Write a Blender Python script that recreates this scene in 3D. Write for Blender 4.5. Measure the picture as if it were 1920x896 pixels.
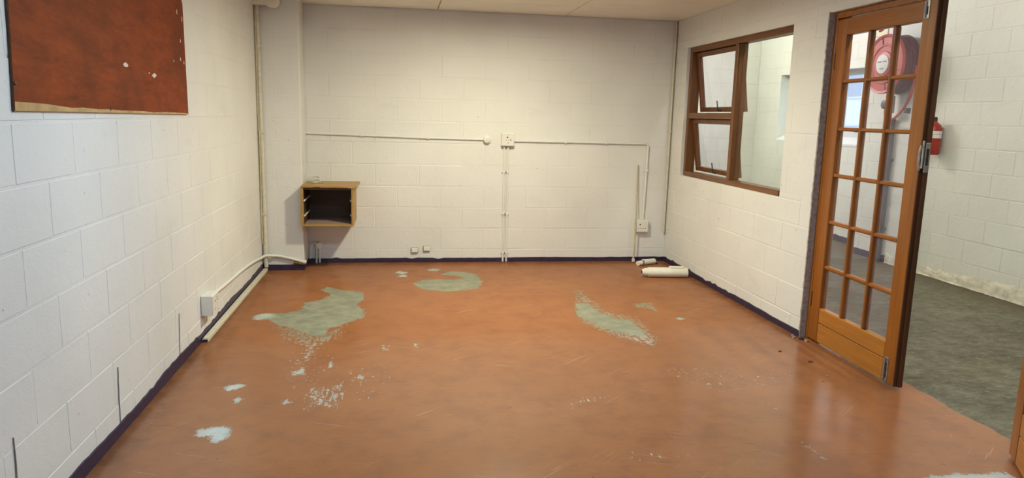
import bpy, math, random
import numpy as np
from mathutils import Vector, Matrix
random.seed(7)
for o in list(bpy.data.objects):
    bpy.data.objects.remove(o)
SC = bpy.context.scene
COL = SC.collection

# ------------------------------------------------------------------ camera
cam_data = bpy.data.cameras.new('camera')
cam_data.sensor_width = 36.0
cam_data.lens = 1358.3 / 1920 * 36.0
cam_data.clip_start = 0.05
cam = bpy.data.objects.new('camera', cam_data)
COL.objects.link(cam)
cam.matrix_world = Matrix(((0.98831656, 0.00106302, -0.15241143, 1.1936),
                           (-0.15037252, 0.16996431, -0.97390977, -6.8233),
                           (0.02486921, 0.98544965, 0.16813839, 1.4),
                           (0, 0, 0, 1)))
SC.camera = cam

# ------------------------------------------------------------------ world: plain overcast sky
world = bpy.data.worlds.new('overcast_sky')
world.use_nodes = True
SC.world = world
bg = world.node_tree.nodes['Background']
bg.inputs['Color'].default_value = (0.72, 0.85, 1.0, 1)
bg.inputs['Strength'].default_value = 2.9

# ------------------------------------------------------------------ exposure and lamp strengths
SC.view_settings.view_transform = 'Standard'
SC.view_settings.look = 'None'
SC.view_settings.gamma = 1.0
SC.view_settings.use_curve_mapping = False
SC.view_settings.exposure = 0.0
SC.cycles.max_bounces = 6
SC.cycles.use_light_tree = True
SC.cycles.sample_clamp_indirect = 6.0
SC.cycles.blur_glossy = 0.5
SC.cycles.use_adaptive_sampling = True
SC.cycles.adaptive_threshold = 0.04
SC.cycles.diffuse_bounces = 3
SC.cycles.glossy_bounces = 2
SC.cycles.transmission_bounces = 4
SC.cycles.transparent_max_bounces = 16
SC.cycles.caustics_reflective = False
SC.cycles.caustics_refractive = False
LAMP_WARM = ((1.0, 0.945, 0.67), 585.0)      # round panel lamp over the back half of the room
FILL_COOL = ((0.56, 0.80, 1.0), 41.0)        # added fill panel over the front half, in place of daylight
LAMP_CORR = ((1.0, 0.985, 0.93), 350.0)      # corridor tube near the outside window
LAMP_CORR2 = ((1.0, 0.985, 0.93), 215.0)     # corridor tube beyond the doors

# ------------------------------------------------------------------ dimensions (metres)
W = 3.806       # right wall face
H = 2.322       # ceiling
TW = 0.14       # wall thickness
YR = -8.6       # rear wall
PX, PY = 0.350, -0.321   # pillar
XO = W + TW     # corridor side of the right wall
XC1, XC2 = 6.13, 6.43    # corridor wall, near part and set-back part
YC = 0.38       # where the corridor wall steps back
YE = 3.45       # corridor end wall
HC = 3.0        # corridor ceiling

# ================================================================== material helpers
def new_mat(name):
    m = bpy.data.materials.new(name)
    m.use_nodes = True
    nt = m.node_tree
    for n in list(nt.nodes):
        nt.nodes.remove(n)
    out = nt.nodes.new('ShaderNodeOutputMaterial')
    return m, nt, out

def N(nt, t, **kw):
    n = nt.nodes.new(t)
    for k, v in kw.items():
        if k.startswith('_'):
            setattr(n, k[1:], v)
        else:
            key = k.replace('__', ' ')
            n.inputs[int(key[1:]) if key[0] == 'i' and key[1:].isdigit() else key].default_value = v
    return n

def noise(nt, vec, scale, detail=4, rough=0.55, mul=None):
    n = N(nt, 'ShaderNodeTexNoise')
    n.inputs['Scale'].default_value = scale
    n.inputs['Detail'].default_value = detail
    n.inputs['Roughness'].default_value = rough
    if mul is not None:
        mp = N(nt, 'ShaderNodeMapping')
        mp.inputs['Scale'].default_value = mul
        nt.links.new(vec, mp.inputs['Vector'])
        vec = mp.outputs['Vector']
    nt.links.new(vec, n.inputs['Vector'])
    return n.outputs['Fac']

def ramp(nt, fac, stops):
    r = N(nt, 'ShaderNodeValToRGB')
    el = r.color_ramp.elements
    while len(el) < len(stops):
        el.new(0.5)
    for e, (p, c) in zip(el, stops):
        e.position = p
        e.color = (*c, 1) if len(c) == 3 else c
    nt.links.new(fac, r.inputs['Fac'])
    return r.outputs['Color']

def g(v):
    return (v, v, v)

def mix(nt, fac, a, b, blend='MIX'):
    m = N(nt, 'ShaderNodeMix')
    m.data_type = 'RGBA'
    m.blend_type = blend
    for sock, v in ((m.inputs[0], fac), (m.inputs[6], a), (m.inputs[7], b)):
        if isinstance(v, bpy.types.NodeSocket):
            nt.links.new(v, sock)
        elif isinstance(v, (int, float)):
            sock.default_value = v
        else:
            sock.default_value = (*v, 1)
    return m.outputs[2]

def mth(nt, op, a, b=None, clamp=False):
    m = N(nt, 'ShaderNodeMath')
    m.operation = op
    m.use_clamp = clamp
    for i, v in enumerate((a, b)):
        if v is None:
            continue
        if isinstance(v, bpy.types.NodeSocket):
            nt.links.new(v, m.inputs[i])
        else:
            m.inputs[i].default_value = v
    return m.outputs[0]

def principled(nt, out, color, rough=0.6, metal=0.0, spec=0.5, bump=None, bump_d=0.002, bump_s=1.0):
    p = N(nt, 'ShaderNodeBsdfPrincipled')
    for key, v in (('Base Color', color), ('Roughness', rough), ('Metallic', metal), ('Specular IOR Level', spec)):
        if isinstance(v, bpy.types.NodeSocket):
            nt.links.new(v, p.inputs[key])
        elif isinstance(v, (int, float)):
            p.inputs[key].default_value = v
        else:
            p.inputs[key].default_value = (*v, 1)
    if bump is not None:
        b = N(nt, 'ShaderNodeBump')
        b.inputs['Distance'].default_value = bump_d
        b.inputs['Strength'].default_value = bump_s
        nt.links.new(bump, b.inputs['Height'])
        nt.links.new(b.outputs['Normal'], p.inputs['Normal'])
    nt.links.new(p.outputs['BSDF'], out.inputs['Surface'])
    return p

def pos(nt):
    return N(nt, 'ShaderNodeNewGeometry').outputs['Position']

def mat_simple(name, col, rough=0.5, metal=0.0, var=0.12, scale=30, bump=0.0):
    m, nt, out = new_mat(name)
    v = noise(nt, pos(nt), scale)
    c = ramp(nt, v, [(0.3, tuple(x * (1 - var) for x in col)), (0.7, tuple(min(1, x * (1 + var)) for x in col))])
    principled(nt, out, c, rough, metal, bump=v if bump else None, bump_d=bump or 0.001)
    return m

def mat_paint(name, col, dirt=0.10):
    m, nt, out = new_mat(name)
    P = pos(nt)
    big = noise(nt, P, 1.1, 2)
    mid = noise(nt, P, 9, 3, 0.6)
    fine = noise(nt, P, 120, 1, 0.6)
    c = mix(nt, ramp(nt, big, [(0.38, g(0)), (0.75, g(1))]), col, tuple(x * (1 - dirt) for x in col))
    smear = noise(nt, P, 2.3, 3, 0.6, (1, 1, 2.6))
    c = mix(nt, ramp(nt, smear, [(0.60, g(0)), (0.78, g(0.35))]), c, tuple(x * 0.80 for x in col))
    spot = noise(nt, P, 38, 1, 0.5)
    c = mix(nt, ramp(nt, spot, [(0.76, g(0)), (0.80, g(0.5))]), c, (0.30, 0.27, 0.23))
    hb = mth(nt, 'ADD', mid, mth(nt, 'MULTIPLY', fine, 0.22))
    principled(nt, out, c, 0.52, 0, 0.35, bump=hb, bump_d=0.0045, bump_s=0.7)
    return m

def mat_wood(name, light, dark, axis, rough=0.38, worn=0.0):
    """grain runs along axis 0/1/2 of the object itself"""
    m, nt, out = new_mat(name)
    tc = N(nt, 'ShaderNodeTexCoord').outputs['Object']
    info = N(nt, 'ShaderNodeObjectInfo').outputs['Random']
    add = N(nt, 'ShaderNodeVectorMath')
    add.operation = 'ADD'
    nt.links.new(tc, add.inputs[0])
    nt.links.new(mth(nt, 'MULTIPLY', info, 13.0), add.inputs[1])
    V = add.outputs[0]
    sc = [26, 26, 26]
    sc[axis] = 1.6
    a = noise(nt, V, 1.0, 5, 0.6, tuple(sc))
    sc2 = [110, 110, 110]
    sc2[axis] = 4
    b = noise(nt, V, 1.0, 3, 0.6, tuple(sc2))
    blot = noise(nt, V, 3.0, 3)
    f = mth(nt, 'ADD', mth(nt, 'MULTIPLY', a, 0.7), mth(nt, 'MULTIPLY', b, 0.3))
    c = ramp(nt, f, [(0.32, dark), (0.62, light)])
    c = mix(nt, ramp(nt, blot, [(0.35, g(0.0)), (0.75, g(0.55))]), c, tuple(x * 0.72 for x in light))
    if worn:
        w = noise(nt, V, 60, 4, 0.7)
        c = mix(nt, ramp(nt, w, [(0.70, g(0)), (0.78, g(worn))]), c, (0.62, 0.45, 0.28))
    principled(nt, out, c, rough, 0, 0.5, bump=b, bump_d=0.0008)
    return m

def mat_emit(name, col, strength):
    m, nt, out = new_mat(name)
    e = N(nt, 'ShaderNodeEmission')
    e.inputs['Color'].default_value = (*col, 1)
    e.inputs['Strength'].default_value = strength
    nt.links.new(e.outputs[0], out.inputs['Surface'])
    return m

def mat_glass(name, tint, haze, hazecol):
    """thin window pane: clear, fresnel reflection, a painted haze for dirt and the reflected-sky veil"""
    m, nt, out = new_mat(name)
    tr = N(nt, 'ShaderNodeBsdfTransparent')
    tr.inputs['Color'].default_value = (*tint, 1)
    gl = N(nt, 'ShaderNodeBsdfGlossy')
    gl.inputs['Roughness'].default_value = 0.03
    fr = N(nt, 'ShaderNodeFresnel')
    fr.inputs['IOR'].default_value = 1.45
    mx = N(nt, 'ShaderNodeMixShader')
    bf = N(nt, 'ShaderNodeNewGeometry').outputs['Backfacing']
    nt.links.new(mth(nt, 'MULTIPLY', fr.outputs[0], mth(nt, 'SUBTRACT', 1.0, bf)), mx.inputs[0])
    nt.links.new(tr.outputs[0], mx.inputs[1])
    nt.links.new(gl.outputs[0], mx.inputs[2])
    df = N(nt, 'ShaderNodeBsdfDiffuse')
    df.inputs['Color'].default_value = (*hazecol, 1)
    dn = ramp(nt, noise(nt, pos(nt), 7, 4), [(0.3, g(haze * 0.6)), (0.8, g(haze * 1.5))])
    m2 = N(nt, 'ShaderNodeMixShader')
    nt.links.new(dn, m2.inputs[0])
    nt.links.new(mx.outputs[0], m2.inputs[1])
    nt.links.new(df.outputs[0], m2.inputs[2])
    nt.links.new(m2.outputs[0], out.inputs['Surface'])
    return m

M = {}
M['paint'] = mat_paint('white_wall_paint', (0.80, 0.79, 0.765))
M['paint_corr'] = mat_paint('corridor_wall_paint', (0.78, 0.775, 0.70))
M['mortar'] = mat_paint('painted_mortar', (0.80, 0.79, 0.765), 0.14)
M['mortar_corr'] = mat_paint('corridor_mortar', (0.76, 0.75, 0.67), 0.14)
M['ceiling'] = mat_simple('ceiling_board', (0.88, 0.85, 0.76), 0.7, var=0.03, scale=3)
M['batten'] = mat_simple('ceiling_joint', (0.16, 0.13, 0.09), 0.8)
M['strip'] = mat_simple('ceiling_cover_strip', (0.72, 0.68, 0.58), 0.6)
M['purple'] = mat_simple('purple_skirting_paint', (0.030, 0.018, 0.052), 0.45, var=0.35, scale=25)
M['wood_v'] = mat_wood('varnished_wood_upright', (0.37, 0.118, 0.011), (0.20, 0.058, 0.006), 2, 0.34, 0.25)
M['wood_h'] = mat_wood('varnished_wood_level', (0.37, 0.118, 0.011), (0.20, 0.058, 0.006), 0, 0.34, 0.12)
M['wood_base'] = mat_wood('varnished_wood_kickboard', (0.52, 0.205, 0.032), (0.34, 0.118, 0.016), 0, 0.34, 0.08)
M['wood_edge'] = mat_wood('dark_door_edge', (0.13, 0.048, 0.014), (0.060, 0.022, 0.008), 2, 0.5, 0.05)
M['win_v'] = mat_wood('window_wood_upright', (0.20, 0.075, 0.018), (0.10, 0.035, 0.010), 2, 0.36)
M['win_h'] = mat_wood('window_wood_level', (0.22, 0.083, 0.019), (0.11, 0.038, 0.010), 1, 0.36)
M['cab'] = mat_wood('cabinet_veneer', (0.46, 0.27, 0.075), (0.36, 0.20, 0.05), 0, 0.45)
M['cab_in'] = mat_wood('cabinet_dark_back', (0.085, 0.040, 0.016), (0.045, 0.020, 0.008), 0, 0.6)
M['cab_base'] = mat_simple('cabinet_floor_board', (0.34, 0.24, 0.20), 0.6)
M['rawwood'] = mat_simple('raw_plywood_edge', (0.55, 0.34, 0.14), 0.7, var=0.25, scale=12)
M['pvc'] = mat_simple('white_plastic', (0.80, 0.77, 0.68), 0.4, var=0.03)
M['conduit'] = mat_simple('painted_conduit', (0.79, 0.77, 0.72), 0.45, var=0.04)
M['trunk'] = mat_simple('cream_trunking', (0.68, 0.63, 0.50), 0.55, var=0.10)
M['cable'] = mat_simple('grey_cable', (0.56, 0.52, 0.42), 0.5)
M['wire'] = mat_simple('beige_cable', (0.60, 0.52, 0.34), 0.5)
M['socket'] = mat_simple('socket_plastic', (0.78, 0.76, 0.70), 0.35, var=0.02)
M['hole'] = mat_simple('dark_hole', (0.03, 0.025, 0.02), 0.8)
M['black'] = mat_simple('black_metal', (0.03, 0.028, 0.026), 0.45)
M['steel'] = mat_simple('worn_steel', (0.45, 0.44, 0.43), 0.38, 0.85, var=0.25, scale=40)
M['brass'] = mat_simple('brass', (0.45, 0.30, 0.08), 0.35, 0.9)
M['grey_pipe'] = mat_simple('dark_grey_pipe', (0.075, 0.075, 0.085), 0.5)
M['plaster'] = mat_simple('bare_grey_plaster', (0.36, 0.32, 0.29), 0.9, var=0.3, scale=40, bump=0.004)
M['flake'] = mat_simple('flaking_cream_plaster', (0.68, 0.63, 0.50), 0.85, var=0.18, scale=14, bump=0.01)
M['crack'] = mat_simple('crack_shadow', (0.24, 0.23, 0.22), 0.9)
M['red'] = mat_simple('red_enamel', (0.33, 0.026, 0.016), 0.35, var=0.06)
M['reel'] = mat_simple('faded_red_enamel', (0.48, 0.085, 0.075), 0.45, var=0.08)
M['hose'] = mat_simple('dark_red_rubber_hose', (0.13, 0.036, 0.045), 0.6, var=0.2)
M['label'] = mat_simple('white_label', (0.80, 0.79, 0.74), 0.5, var=0.02)
M['sign_y'] = mat_simple('pale_yellow_sign', (0.80, 0.74, 0.50), 0.5, var=0.02)
M['ink'] = mat_simple('grey_print', (0.28, 0.25, 0.25), 0.6)
M['alu'] = mat_simple('white_window_frame', (0.62, 0.64, 0.66), 0.4, var=0.02)
M['sill'] = mat_simple('white_sill', (0.80, 0.80, 0.80), 0.5, var=0.02)
M['facade'] = mat_simple('pale_facade', (0.72, 0.74, 0.80), 0.8, var=0.03, scale=2)
M['facade_win'] = mat_simple('facade_window', (0.34, 0.38, 0.48), 0.4)
M['tar'] = mat_simple('outside_paving', (0.35, 0.35, 0.34), 0.9)
M['fleck'] = mat_simple('white_paint_fleck', (0.74, 0.68, 0.58), 0.6)
M['dirt'] = mat_simple('dry_dirt', (0.06, 0.04, 0.025), 0.9)
M['glass'] = mat_glass('hazy_pane', (0.95, 0.95, 0.985), 0.045, (0.70, 0.70, 0.84))  # bluish haze colour stands in for sky reflected in the dirty panes
M['glass_clear'] = mat_glass('clear_pane', (0.96, 0.98, 0.96), 0.015, (0.7, 0.7, 0.7))
M['lamp_warm'] = mat_emit('warm_lamp_diffuser', *LAMP_WARM)
M['fill_cool'] = mat_emit('cool_fill', *FILL_COOL)
M['lamp_corr'] = mat_emit('corridor_tube', *LAMP_CORR)
M['lamp_corr2'] = mat_emit('corridor_tube_dim', *LAMP_CORR2)

def mat_board():
    m, nt, out = new_mat('stained_plywood')
    P = pos(nt)
    a = noise(nt, P, 1.0, 5, 0.65, (1, 3.0, 14))
    b = noise(nt, P, 1.0, 4, 0.6, (1, 14, 60))
    d = noise(nt, P, 2.6, 4, 0.6)
    f = mth(nt, 'ADD', mth(nt, 'MULTIPLY', a, 0.65), mth(nt, 'MULTIPLY', b, 0.35))
    c = ramp(nt, f, [(0.30, (0.13, 0.024, 0.005)), (0.50, (0.25, 0.043, 0.007)), (0.68, (0.35, 0.068, 0.011))])
    c = mix(nt, ramp(nt, d, [(0.42, g(0)), (0.68, g(0.7))]), c, (0.13, 0.025, 0.005))
    principled(nt, out, c, 0.6, 0, 0.15, bump=b, bump_d=0.001)
    return m
M['board'] = mat_board()

def mat_floor():
    """red floor paint; where it is worn through the grey-green screed shows (float attributes patch, worn)"""
    m, nt, out = new_mat('red_floor_paint')
    P = pos(nt)
    at = N(nt, 'ShaderNodeAttribute'); at.attribute_name = 'patch'
    aw = N(nt, 'ShaderNodeAttribute'); aw.attribute_name = 'worn'
    ah = N(nt, 'ShaderNodeAttribute'); ah.attribute_name = 'pale'
    big = noise(nt, P, 1.3, 4)
    mid = noise(nt, P, 6, 5, 0.65)
    fine = noise(nt, P, 75, 4, 0.65)
    fx = noise(nt, P, 1.0, 5, 0.7, (8, 55, 8))
    fy = noise(nt, P, 1.0, 5, 0.7, (60, 7, 8))
    red = mix(nt, ramp(nt, big, [(0.35, g(0)), (0.7, g(1))]), (0.335, 0.134, 0.054), (0.300, 0.114, 0.043))
    red = mix(nt, ramp(nt, mid, [(0.44, g(0)), (0.72, g(0.75))]), red, (0.235, 0.092, 0.044))
    red = mix(nt, ramp(nt, fx, [(0.55, g(0)), (0.74, g(0.55))]), red, (0.20, 0.080, 0.042))
    red = mix(nt, ramp(nt, fine, [(0.30, g(0.5)), (0.38, g(0))]), red, (0.17, 0.065, 0.034))
    sp = noise(nt, P, 23, 3, 0.6)
    red = mix(nt, ramp(nt, sp, [(0.72, g(0)), (0.745, g(0.85))]), red, (0.07, 0.03, 0.02))
    # dirt swept against the walls
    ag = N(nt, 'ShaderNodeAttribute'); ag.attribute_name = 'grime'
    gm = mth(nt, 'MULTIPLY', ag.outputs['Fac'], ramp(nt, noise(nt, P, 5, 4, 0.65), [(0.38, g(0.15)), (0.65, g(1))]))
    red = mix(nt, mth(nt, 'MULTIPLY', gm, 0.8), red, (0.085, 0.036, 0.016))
    # screed colour
    gn = noise(nt, P, 9, 5, 0.65)
    grey = ramp(nt, gn, [(0.30, (0.185, 0.19, 0.15)), (0.50, (0.25, 0.25, 0.185)), (0.72, (0.33, 0.32, 0.24))])
    pale = ramp(nt, gn, [(0.30, (0.42, 0.46, 0.45)), (0.6, (0.60, 0.63, 0.61))])
    grey = mix(nt, ah.outputs['Fac'], grey, pale)
    # hard-edged patches: signed distance plus a little noise
    d = mth(nt, 'ADD', at.outputs['Fac'], mth(nt, 'MULTIPLY', mth(nt, 'SUBTRACT', mth(nt, 'ADD', mth(nt, 'MULTIPLY', noise(nt, P, 20, 5, 0.75), 0.6), mth(nt, 'MULTIPLY', fy, 0.4)), 0.5), 0.16))
    pm = ramp(nt, mth(nt, 'ADD', mth(nt, 'MULTIPLY', d, 14.0), 0.5), [(0.40, g(0)), (0.62, g(1))])
    # scraped areas: density against streaky noise
    st = mth(nt, 'ADD', mth(nt, 'MULTIPLY', fy, 0.36), mth(nt, 'ADD', mth(nt, 'MULTIPLY', fine, 0.32), mth(nt, 'MULTIPLY', noise(nt, P, 34, 3, 0.6), 0.32)))
    st = mth(nt, 'ADD', mth(nt, 'MULTIPLY', mth(nt, 'SUBTRACT', st, 0.5), 2.4), 0.5)
    sd = mth(nt, 'ADD', st, mth(nt, 'MULTIPLY', mth(nt, 'SUBTRACT', aw.outputs['Fac'], 0.5), 1.0))
    gatew = ramp(nt, aw.outputs['Fac'], [(0.03, g(0)), (0.12, g(1))])
    sm = mth(nt, 'MULTIPLY', ramp(nt, sd, [(0.54, g(0)), (0.66, g(0.9))]), gatew)
    wn = mth(nt, 'MAXIMUM', pm, sm)
    col = mix(nt, wn, red, grey)
    # fine scratches, pale and dark, in three directions, only here and there
    for ang, sc_, cut, colr, seed in ((0.35, (2.2, 190, 1), 0.70, (0.56, 0.38, 0.26), 1.3), (-0.7, (2.6, 170, 1), 0.69, (0.56, 0.38, 0.26), 7.7), (0.12, (5, 150, 1), 0.69, (0.09, 0.035, 0.02), 3.1)):
        mp = N(nt, 'ShaderNodeMapping')
        mp.inputs['Rotation'].default_value = (0, 0, ang)
        mp.inputs['Location'].default_value = (seed, seed * 2, 0)
        nt.links.new(P, mp.inputs['Vector'])
        sn = noise(nt, mp.outputs[0], 1.0, 1, 0.5, sc_)
        gt = ramp(nt, noise(nt, mp.outputs[0], 2.6, 2), [(0.55, g(0)), (0.66, g(0.7))])
        col = mix(nt, mth(nt, 'MULTIPLY', ramp(nt, sn, [(cut, g(0)), (cut + 0.03, g(1))]), gt), col, colr)
    rough = ramp(nt, mth(nt, 'ADD', mth(nt, 'MULTIPLY', mid, 0.5), mth(nt, 'MULTIPLY', wn, 0.6)), [(0.10, g(0.17)), (0.42, g(0.235)), (0.60, g(0.255)), (0.95, g(0.75))])
    # the floor polish survives in the front of the room and by the doors
    ap = N(nt, 'ShaderNodeAttribute'); ap.attribute_name = 'polish'
    spec = mth(nt, 'ADD', mth(nt, 'MULTIPLY', ap.outputs['Fac'], 0.55), 0.03)
    principled(nt, out, col, rough, 0, spec, bump=mth(nt, 'SUBTRACT', mth(nt, 'ADD', mth(nt, 'MULTIPLY', fine, 0.3), mth(nt, 'MULTIPLY', mid, 0.5)), mth(nt, 'MULTIPLY', wn, 0.5)), bump_d=0.0020, bump_s=0.6)
    return m
M['floor'] = mat_floor()

def mat_concrete():
    m, nt, out = new_mat('trowelled_concrete')
    P = pos(nt)
    a = noise(nt, P, 2.2, 6, 0.68)
    b = noise(nt, P, 9, 6, 0.7, (1, 1.8, 1))
    c = noise(nt, P, 60, 3)
    f = mth(nt, 'ADD', mth(nt, 'MULTIPLY', a, 0.45), mth(nt, 'MULTIPLY', b, 0.55))
    col = ramp(nt, f, [(0.34, (0.062, 0.055, 0.032)), (0.48, (0.120, 0.110, 0.072)), (0.60, (0.178, 0.166, 0.115)), (0.75, (0.29, 0.278, 0.21))])
    fl = noise(nt, P, 26, 4, 0.7, (1, 1.5, 1))
    col = mix(nt, ramp(nt, fl, [(0.58, g(0)), (0.72, g(0.6))]), col, (0.36, 0.345, 0.27))
    col = mix(nt, ramp(nt, fl, [(0.30, g(0.6)), (0.42, g(0))]), col, (0.055, 0.048, 0.030))
    # brown dirt that has gathered along the foot of the corridor wall
    s = N(nt, 'ShaderNodeSeparateXYZ'); nt.links.new(P, s.inputs[0])
    e = mth(nt, 'ADD', s.outputs['X'], mth(nt, 'MULTIPLY', a, 0.55))
    dm = ramp(nt, mth(nt, 'SUBTRACT', e, 5.6), [(0.45, g(0)), (0.75, g(0.75))])
    col = mix(nt, dm, col, (0.095, 0.070, 0.036))
    principled(nt, out, col, 0.78, 0, 0.3, bump=mth(nt, 'ADD', b, mth(nt, 'MULTIPLY', c, 0.2)), bump_d=0.004, bump_s=0.6)
    return m
M['concrete'] = mat_concrete()

# ================================================================== mesh helpers
class MB:
    def __init__(self):
        self.v, self.f, self.smooth = [], [], []
    def _add(self, vs, fs, smooth=False):
        n = len(self.v)
        self.v += [tuple(x) for x in vs]
        self.f += [tuple(i + n for i in f) for f in fs]
        self.smooth += [smooth] * len(fs)
        return self
    def box(self, x0, x1, y0, y1, z0, z1, bev=0.0):
        x0, x1 = min(x0, x1), max(x0, x1); y0, y1 = min(y0, y1), max(y0, y1); z0, z1 = min(z0, z1), max(z0, z1)
        lo, hi = (x0, y0, z0), (x1, y1, z1)
        b = min(bev, (x1 - x0) * .45, (y1 - y0) * .45, (z1 - z0) * .45)
        if b <= 0:
            vs = [(x, y, z) for x in (x0, x1) for y in (y0, y1) for z in (z0, z1)]
            return self._add(vs, [(0, 1, 3, 2), (4, 6, 7, 5), (0, 4, 5, 1), (2, 3, 7, 6), (0, 2, 6, 4), (1, 5, 7, 3)])
        vs, idx = [], {}
        for sx in (0, 1):
            for sy in (0, 1):
                for sz in (0, 1):
                    s = (sx, sy, sz)
                    for ax in range(3):
                        p = []
                        for k in range(3):
                            e = (lo, hi)[s[k]][k]
                            p.append(e if k == ax else e + (b if s[k] == 0 else -b))
                        idx[(s, ax)] = len(vs); vs.append(p)
        fs = []
        for ax in range(3):
            o1, o2 = [(1, 2), (2, 0), (0, 1)][ax]
            for sd in (0, 1):
                q = []
                for a, c in ((0, 0), (1, 0), (1, 1), (0, 1)):
                    s = [0, 0, 0]; s[ax] = sd; s[o1] = a; s[o2] = c
                    q.append(idx[(tuple(s), ax)])
                fs.append(q if sd else q[::-1])
        for ax in range(3):
            o1, o2 = [(1, 2), (2, 0), (0, 1)][ax]
            for a in (0, 1):
                for c in (0, 1):
                    s0 = [0, 0, 0]; s0[o1] = a; s0[o2] = c
                    s1 = list(s0); s1[ax] = 1
                    q = [idx[(tuple(s0), o1)], idx[(tuple(s1), o1)], idx[(tuple(s1), o2)], idx[(tuple(s0), o2)]]
                    fs.append(q if (a == c) == False else q[::-1])
        for sx in (0, 1):
            for sy in (0, 1):
                for sz in (0, 1):
                    s = (sx, sy, sz)
                    q = [idx[(s, 0)], idx[(s, 1)], idx[(s, 2)]]
                    fs.append(q if (sx + sy + sz) % 2 else q[::-1])
        return self._add(vs, fs)
    def tube(self, pts, r, seg=10, cap=True, closed=False, sq=None):
        """round tube along points (r may be a list); sq=(w,h) gives a rectangular section instead"""
        P = [Vector(p) for p in pts]
        n = len(P)
        R = r if isinstance(r, (list, tuple)) else [r] * n
        T = []
        for i in range(n):
            a = P[i - 1] if (i > 0 or closed) else P[i]
            c = P[(i + 1) % n] if (i < n - 1 or closed) else P[i]
            T.append((c - a).normalized())
        up = Vector((0, 0, 1)) if abs(T[0].z) < 0.9 else Vector((0, 1, 0))
        u = T[0].cross(up).normalized()
        vs, fs = [], []
        for i in range(n):
            u = (u - T[i] * u.dot(T[i])).normalized()
            w = T[i].cross(u)
            for k in range(seg):
                a = 2 * math.pi * k / seg
                vs.append(P[i] + (u * math.cos(a) + w * math.sin(a)) * R[i])
        for i in range(n if closed else n - 1):
            j = (i + 1) % n
            for k in range(seg):
                l = (k + 1) % seg
                fs.append((i * seg + k, i * seg + l, j * seg + l, j * seg + k))
        self._add(vs, fs, True)
        if cap and not closed:
            b = len(self.v) - len(vs)
            self.f.append(tuple(b + k for k in range(seg))[::-1]); self.smooth.append(False)
            self.f.append(tuple(b + (n - 1) * seg + k for k in range(seg))); self.smooth.append(False)
        return self
    def lathe(self, prof, c, axis=0, seg=32, smooth=True):
        """prof = list of (distance along axis, radius)"""
        vs, fs = [], []
        o1, o2 = [(1, 2), (2, 0), (0, 1)][axis]
        for d, r in prof:
            for k in range(seg):
                a = 2 * math.pi * k / seg
                p = [0, 0, 0]
                p[axis] = c[axis] + d
                p[o1] = c[o1] + r * math.cos(a)
                p[o2] = c[o2] + r * math.sin(a)
                vs.append(p)
        for i in range(len(prof) - 1):
            for k in range(seg):
                l = (k + 1) % seg
                fs.append((i * seg + k, i * seg + l, (i + 1) * seg + l, (i + 1) * seg + k))
        fs.append(tuple(range(seg))[::-1])
        fs.append(tuple((len(prof) - 1) * seg + k for k in range(seg)))
        return self._add(vs, fs, smooth)
    def prism(self, poly, fn, d0, d1):
        """poly of (a,b); fn(a,b,d) -> xyz; extruded from d0 to d1"""
        n = len(poly)
        vs = [fn(a, b, d0) for a, b in poly] + [fn(a, b, d1) for a, b in poly]
        fs = [tuple(range(n))[::-1], tuple(range(n, 2 * n))]
        fs += [(i, (i + 1) % n, n + (i + 1) % n, n + i) for i in range(n)]
        return self._add(vs, fs)
    def mesh(self, name):
        me = bpy.data.meshes.new(name)
        me.from_pydata(self.v, [], self.f)
        me.polygons.foreach_set('use_smooth', self.smooth)
        me.update()
        import bmesh
        bm = bmesh.new(); bm.from_mesh(me)
        bmesh.ops.recalc_face_normals(bm, faces=bm.faces)
        bm.to_mesh(me); bm.free()
        if any(self.smooth):
            me.set_sharp_from_angle(angle=0.7)
        return me
    def build(self, name, mat, parent=None, **kw):
        me = self.mesh(name)
        me.materials.append(mat)
        return link(name, me, parent, **kw)

def link(name, data, parent=None, loc=None):
    o = bpy.data.objects.new(name, data)
    COL.objects.link(o)
    if parent is not None:
        o.parent = parent
    if loc is not None:
        o.location = loc
    return o

def tag(o, label, cat, group=None, kind=None):
    o['label'] = label
    o['category'] = cat
    if group:
        o['group'] = group
    if kind:
        o['kind'] = kind
    return o

def thing(name, label, cat, loc=(0, 0, 0), rz=0.0, group=None, kind=None):
    o = bpy.data.objects.new(name, None)
    COL.objects.link(o)
    o.location = loc
    o.rotation_euler = (0, 0, rz)
    o.empty_display_size = 0.1
    return tag(o, label, cat, group, kind)

def bez(pts, n=8):
    """smooth polyline through points (Catmull-Rom)"""
    P = [Vector(p) for p in pts]
    P = [P[0] * 2 - P[1]] + P + [P[-1] * 2 - P[-2]]
    out = []
    for i in range(1, len(P) - 2):
        for k in range(n):
            t = k / n
            a, b, c, d = P[i - 1], P[i], P[i + 1], P[i + 2]
            out.append(0.5 * ((2 * b) + (c - a) * t + (2 * a - 5 * b + 4 * c - d) * t * t + (3 * b - a - 3 * c + d) * t ** 3))
    out.append(P[-2])
    return out

# ================================================================== block walls
JOINT, REC, BEV = 0.005, 0.0014, 0.0045
_block_cache = {}

def block_mesh(lu, lz, mat):
    key = (round(lu, 3), round(lz, 3), mat.name)
    if key not in _block_cache:
        # local x along the wall, y out of the wall, z up; the back stays open inside the mortar
        me = MB().box(-lu / 2, lu / 2, -0.012, 0, -lz / 2, lz / 2, BEV).mesh('block')
        me.materials.append(mat)
        _block_cache[key] = me
    return _block_cache[key]

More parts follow.
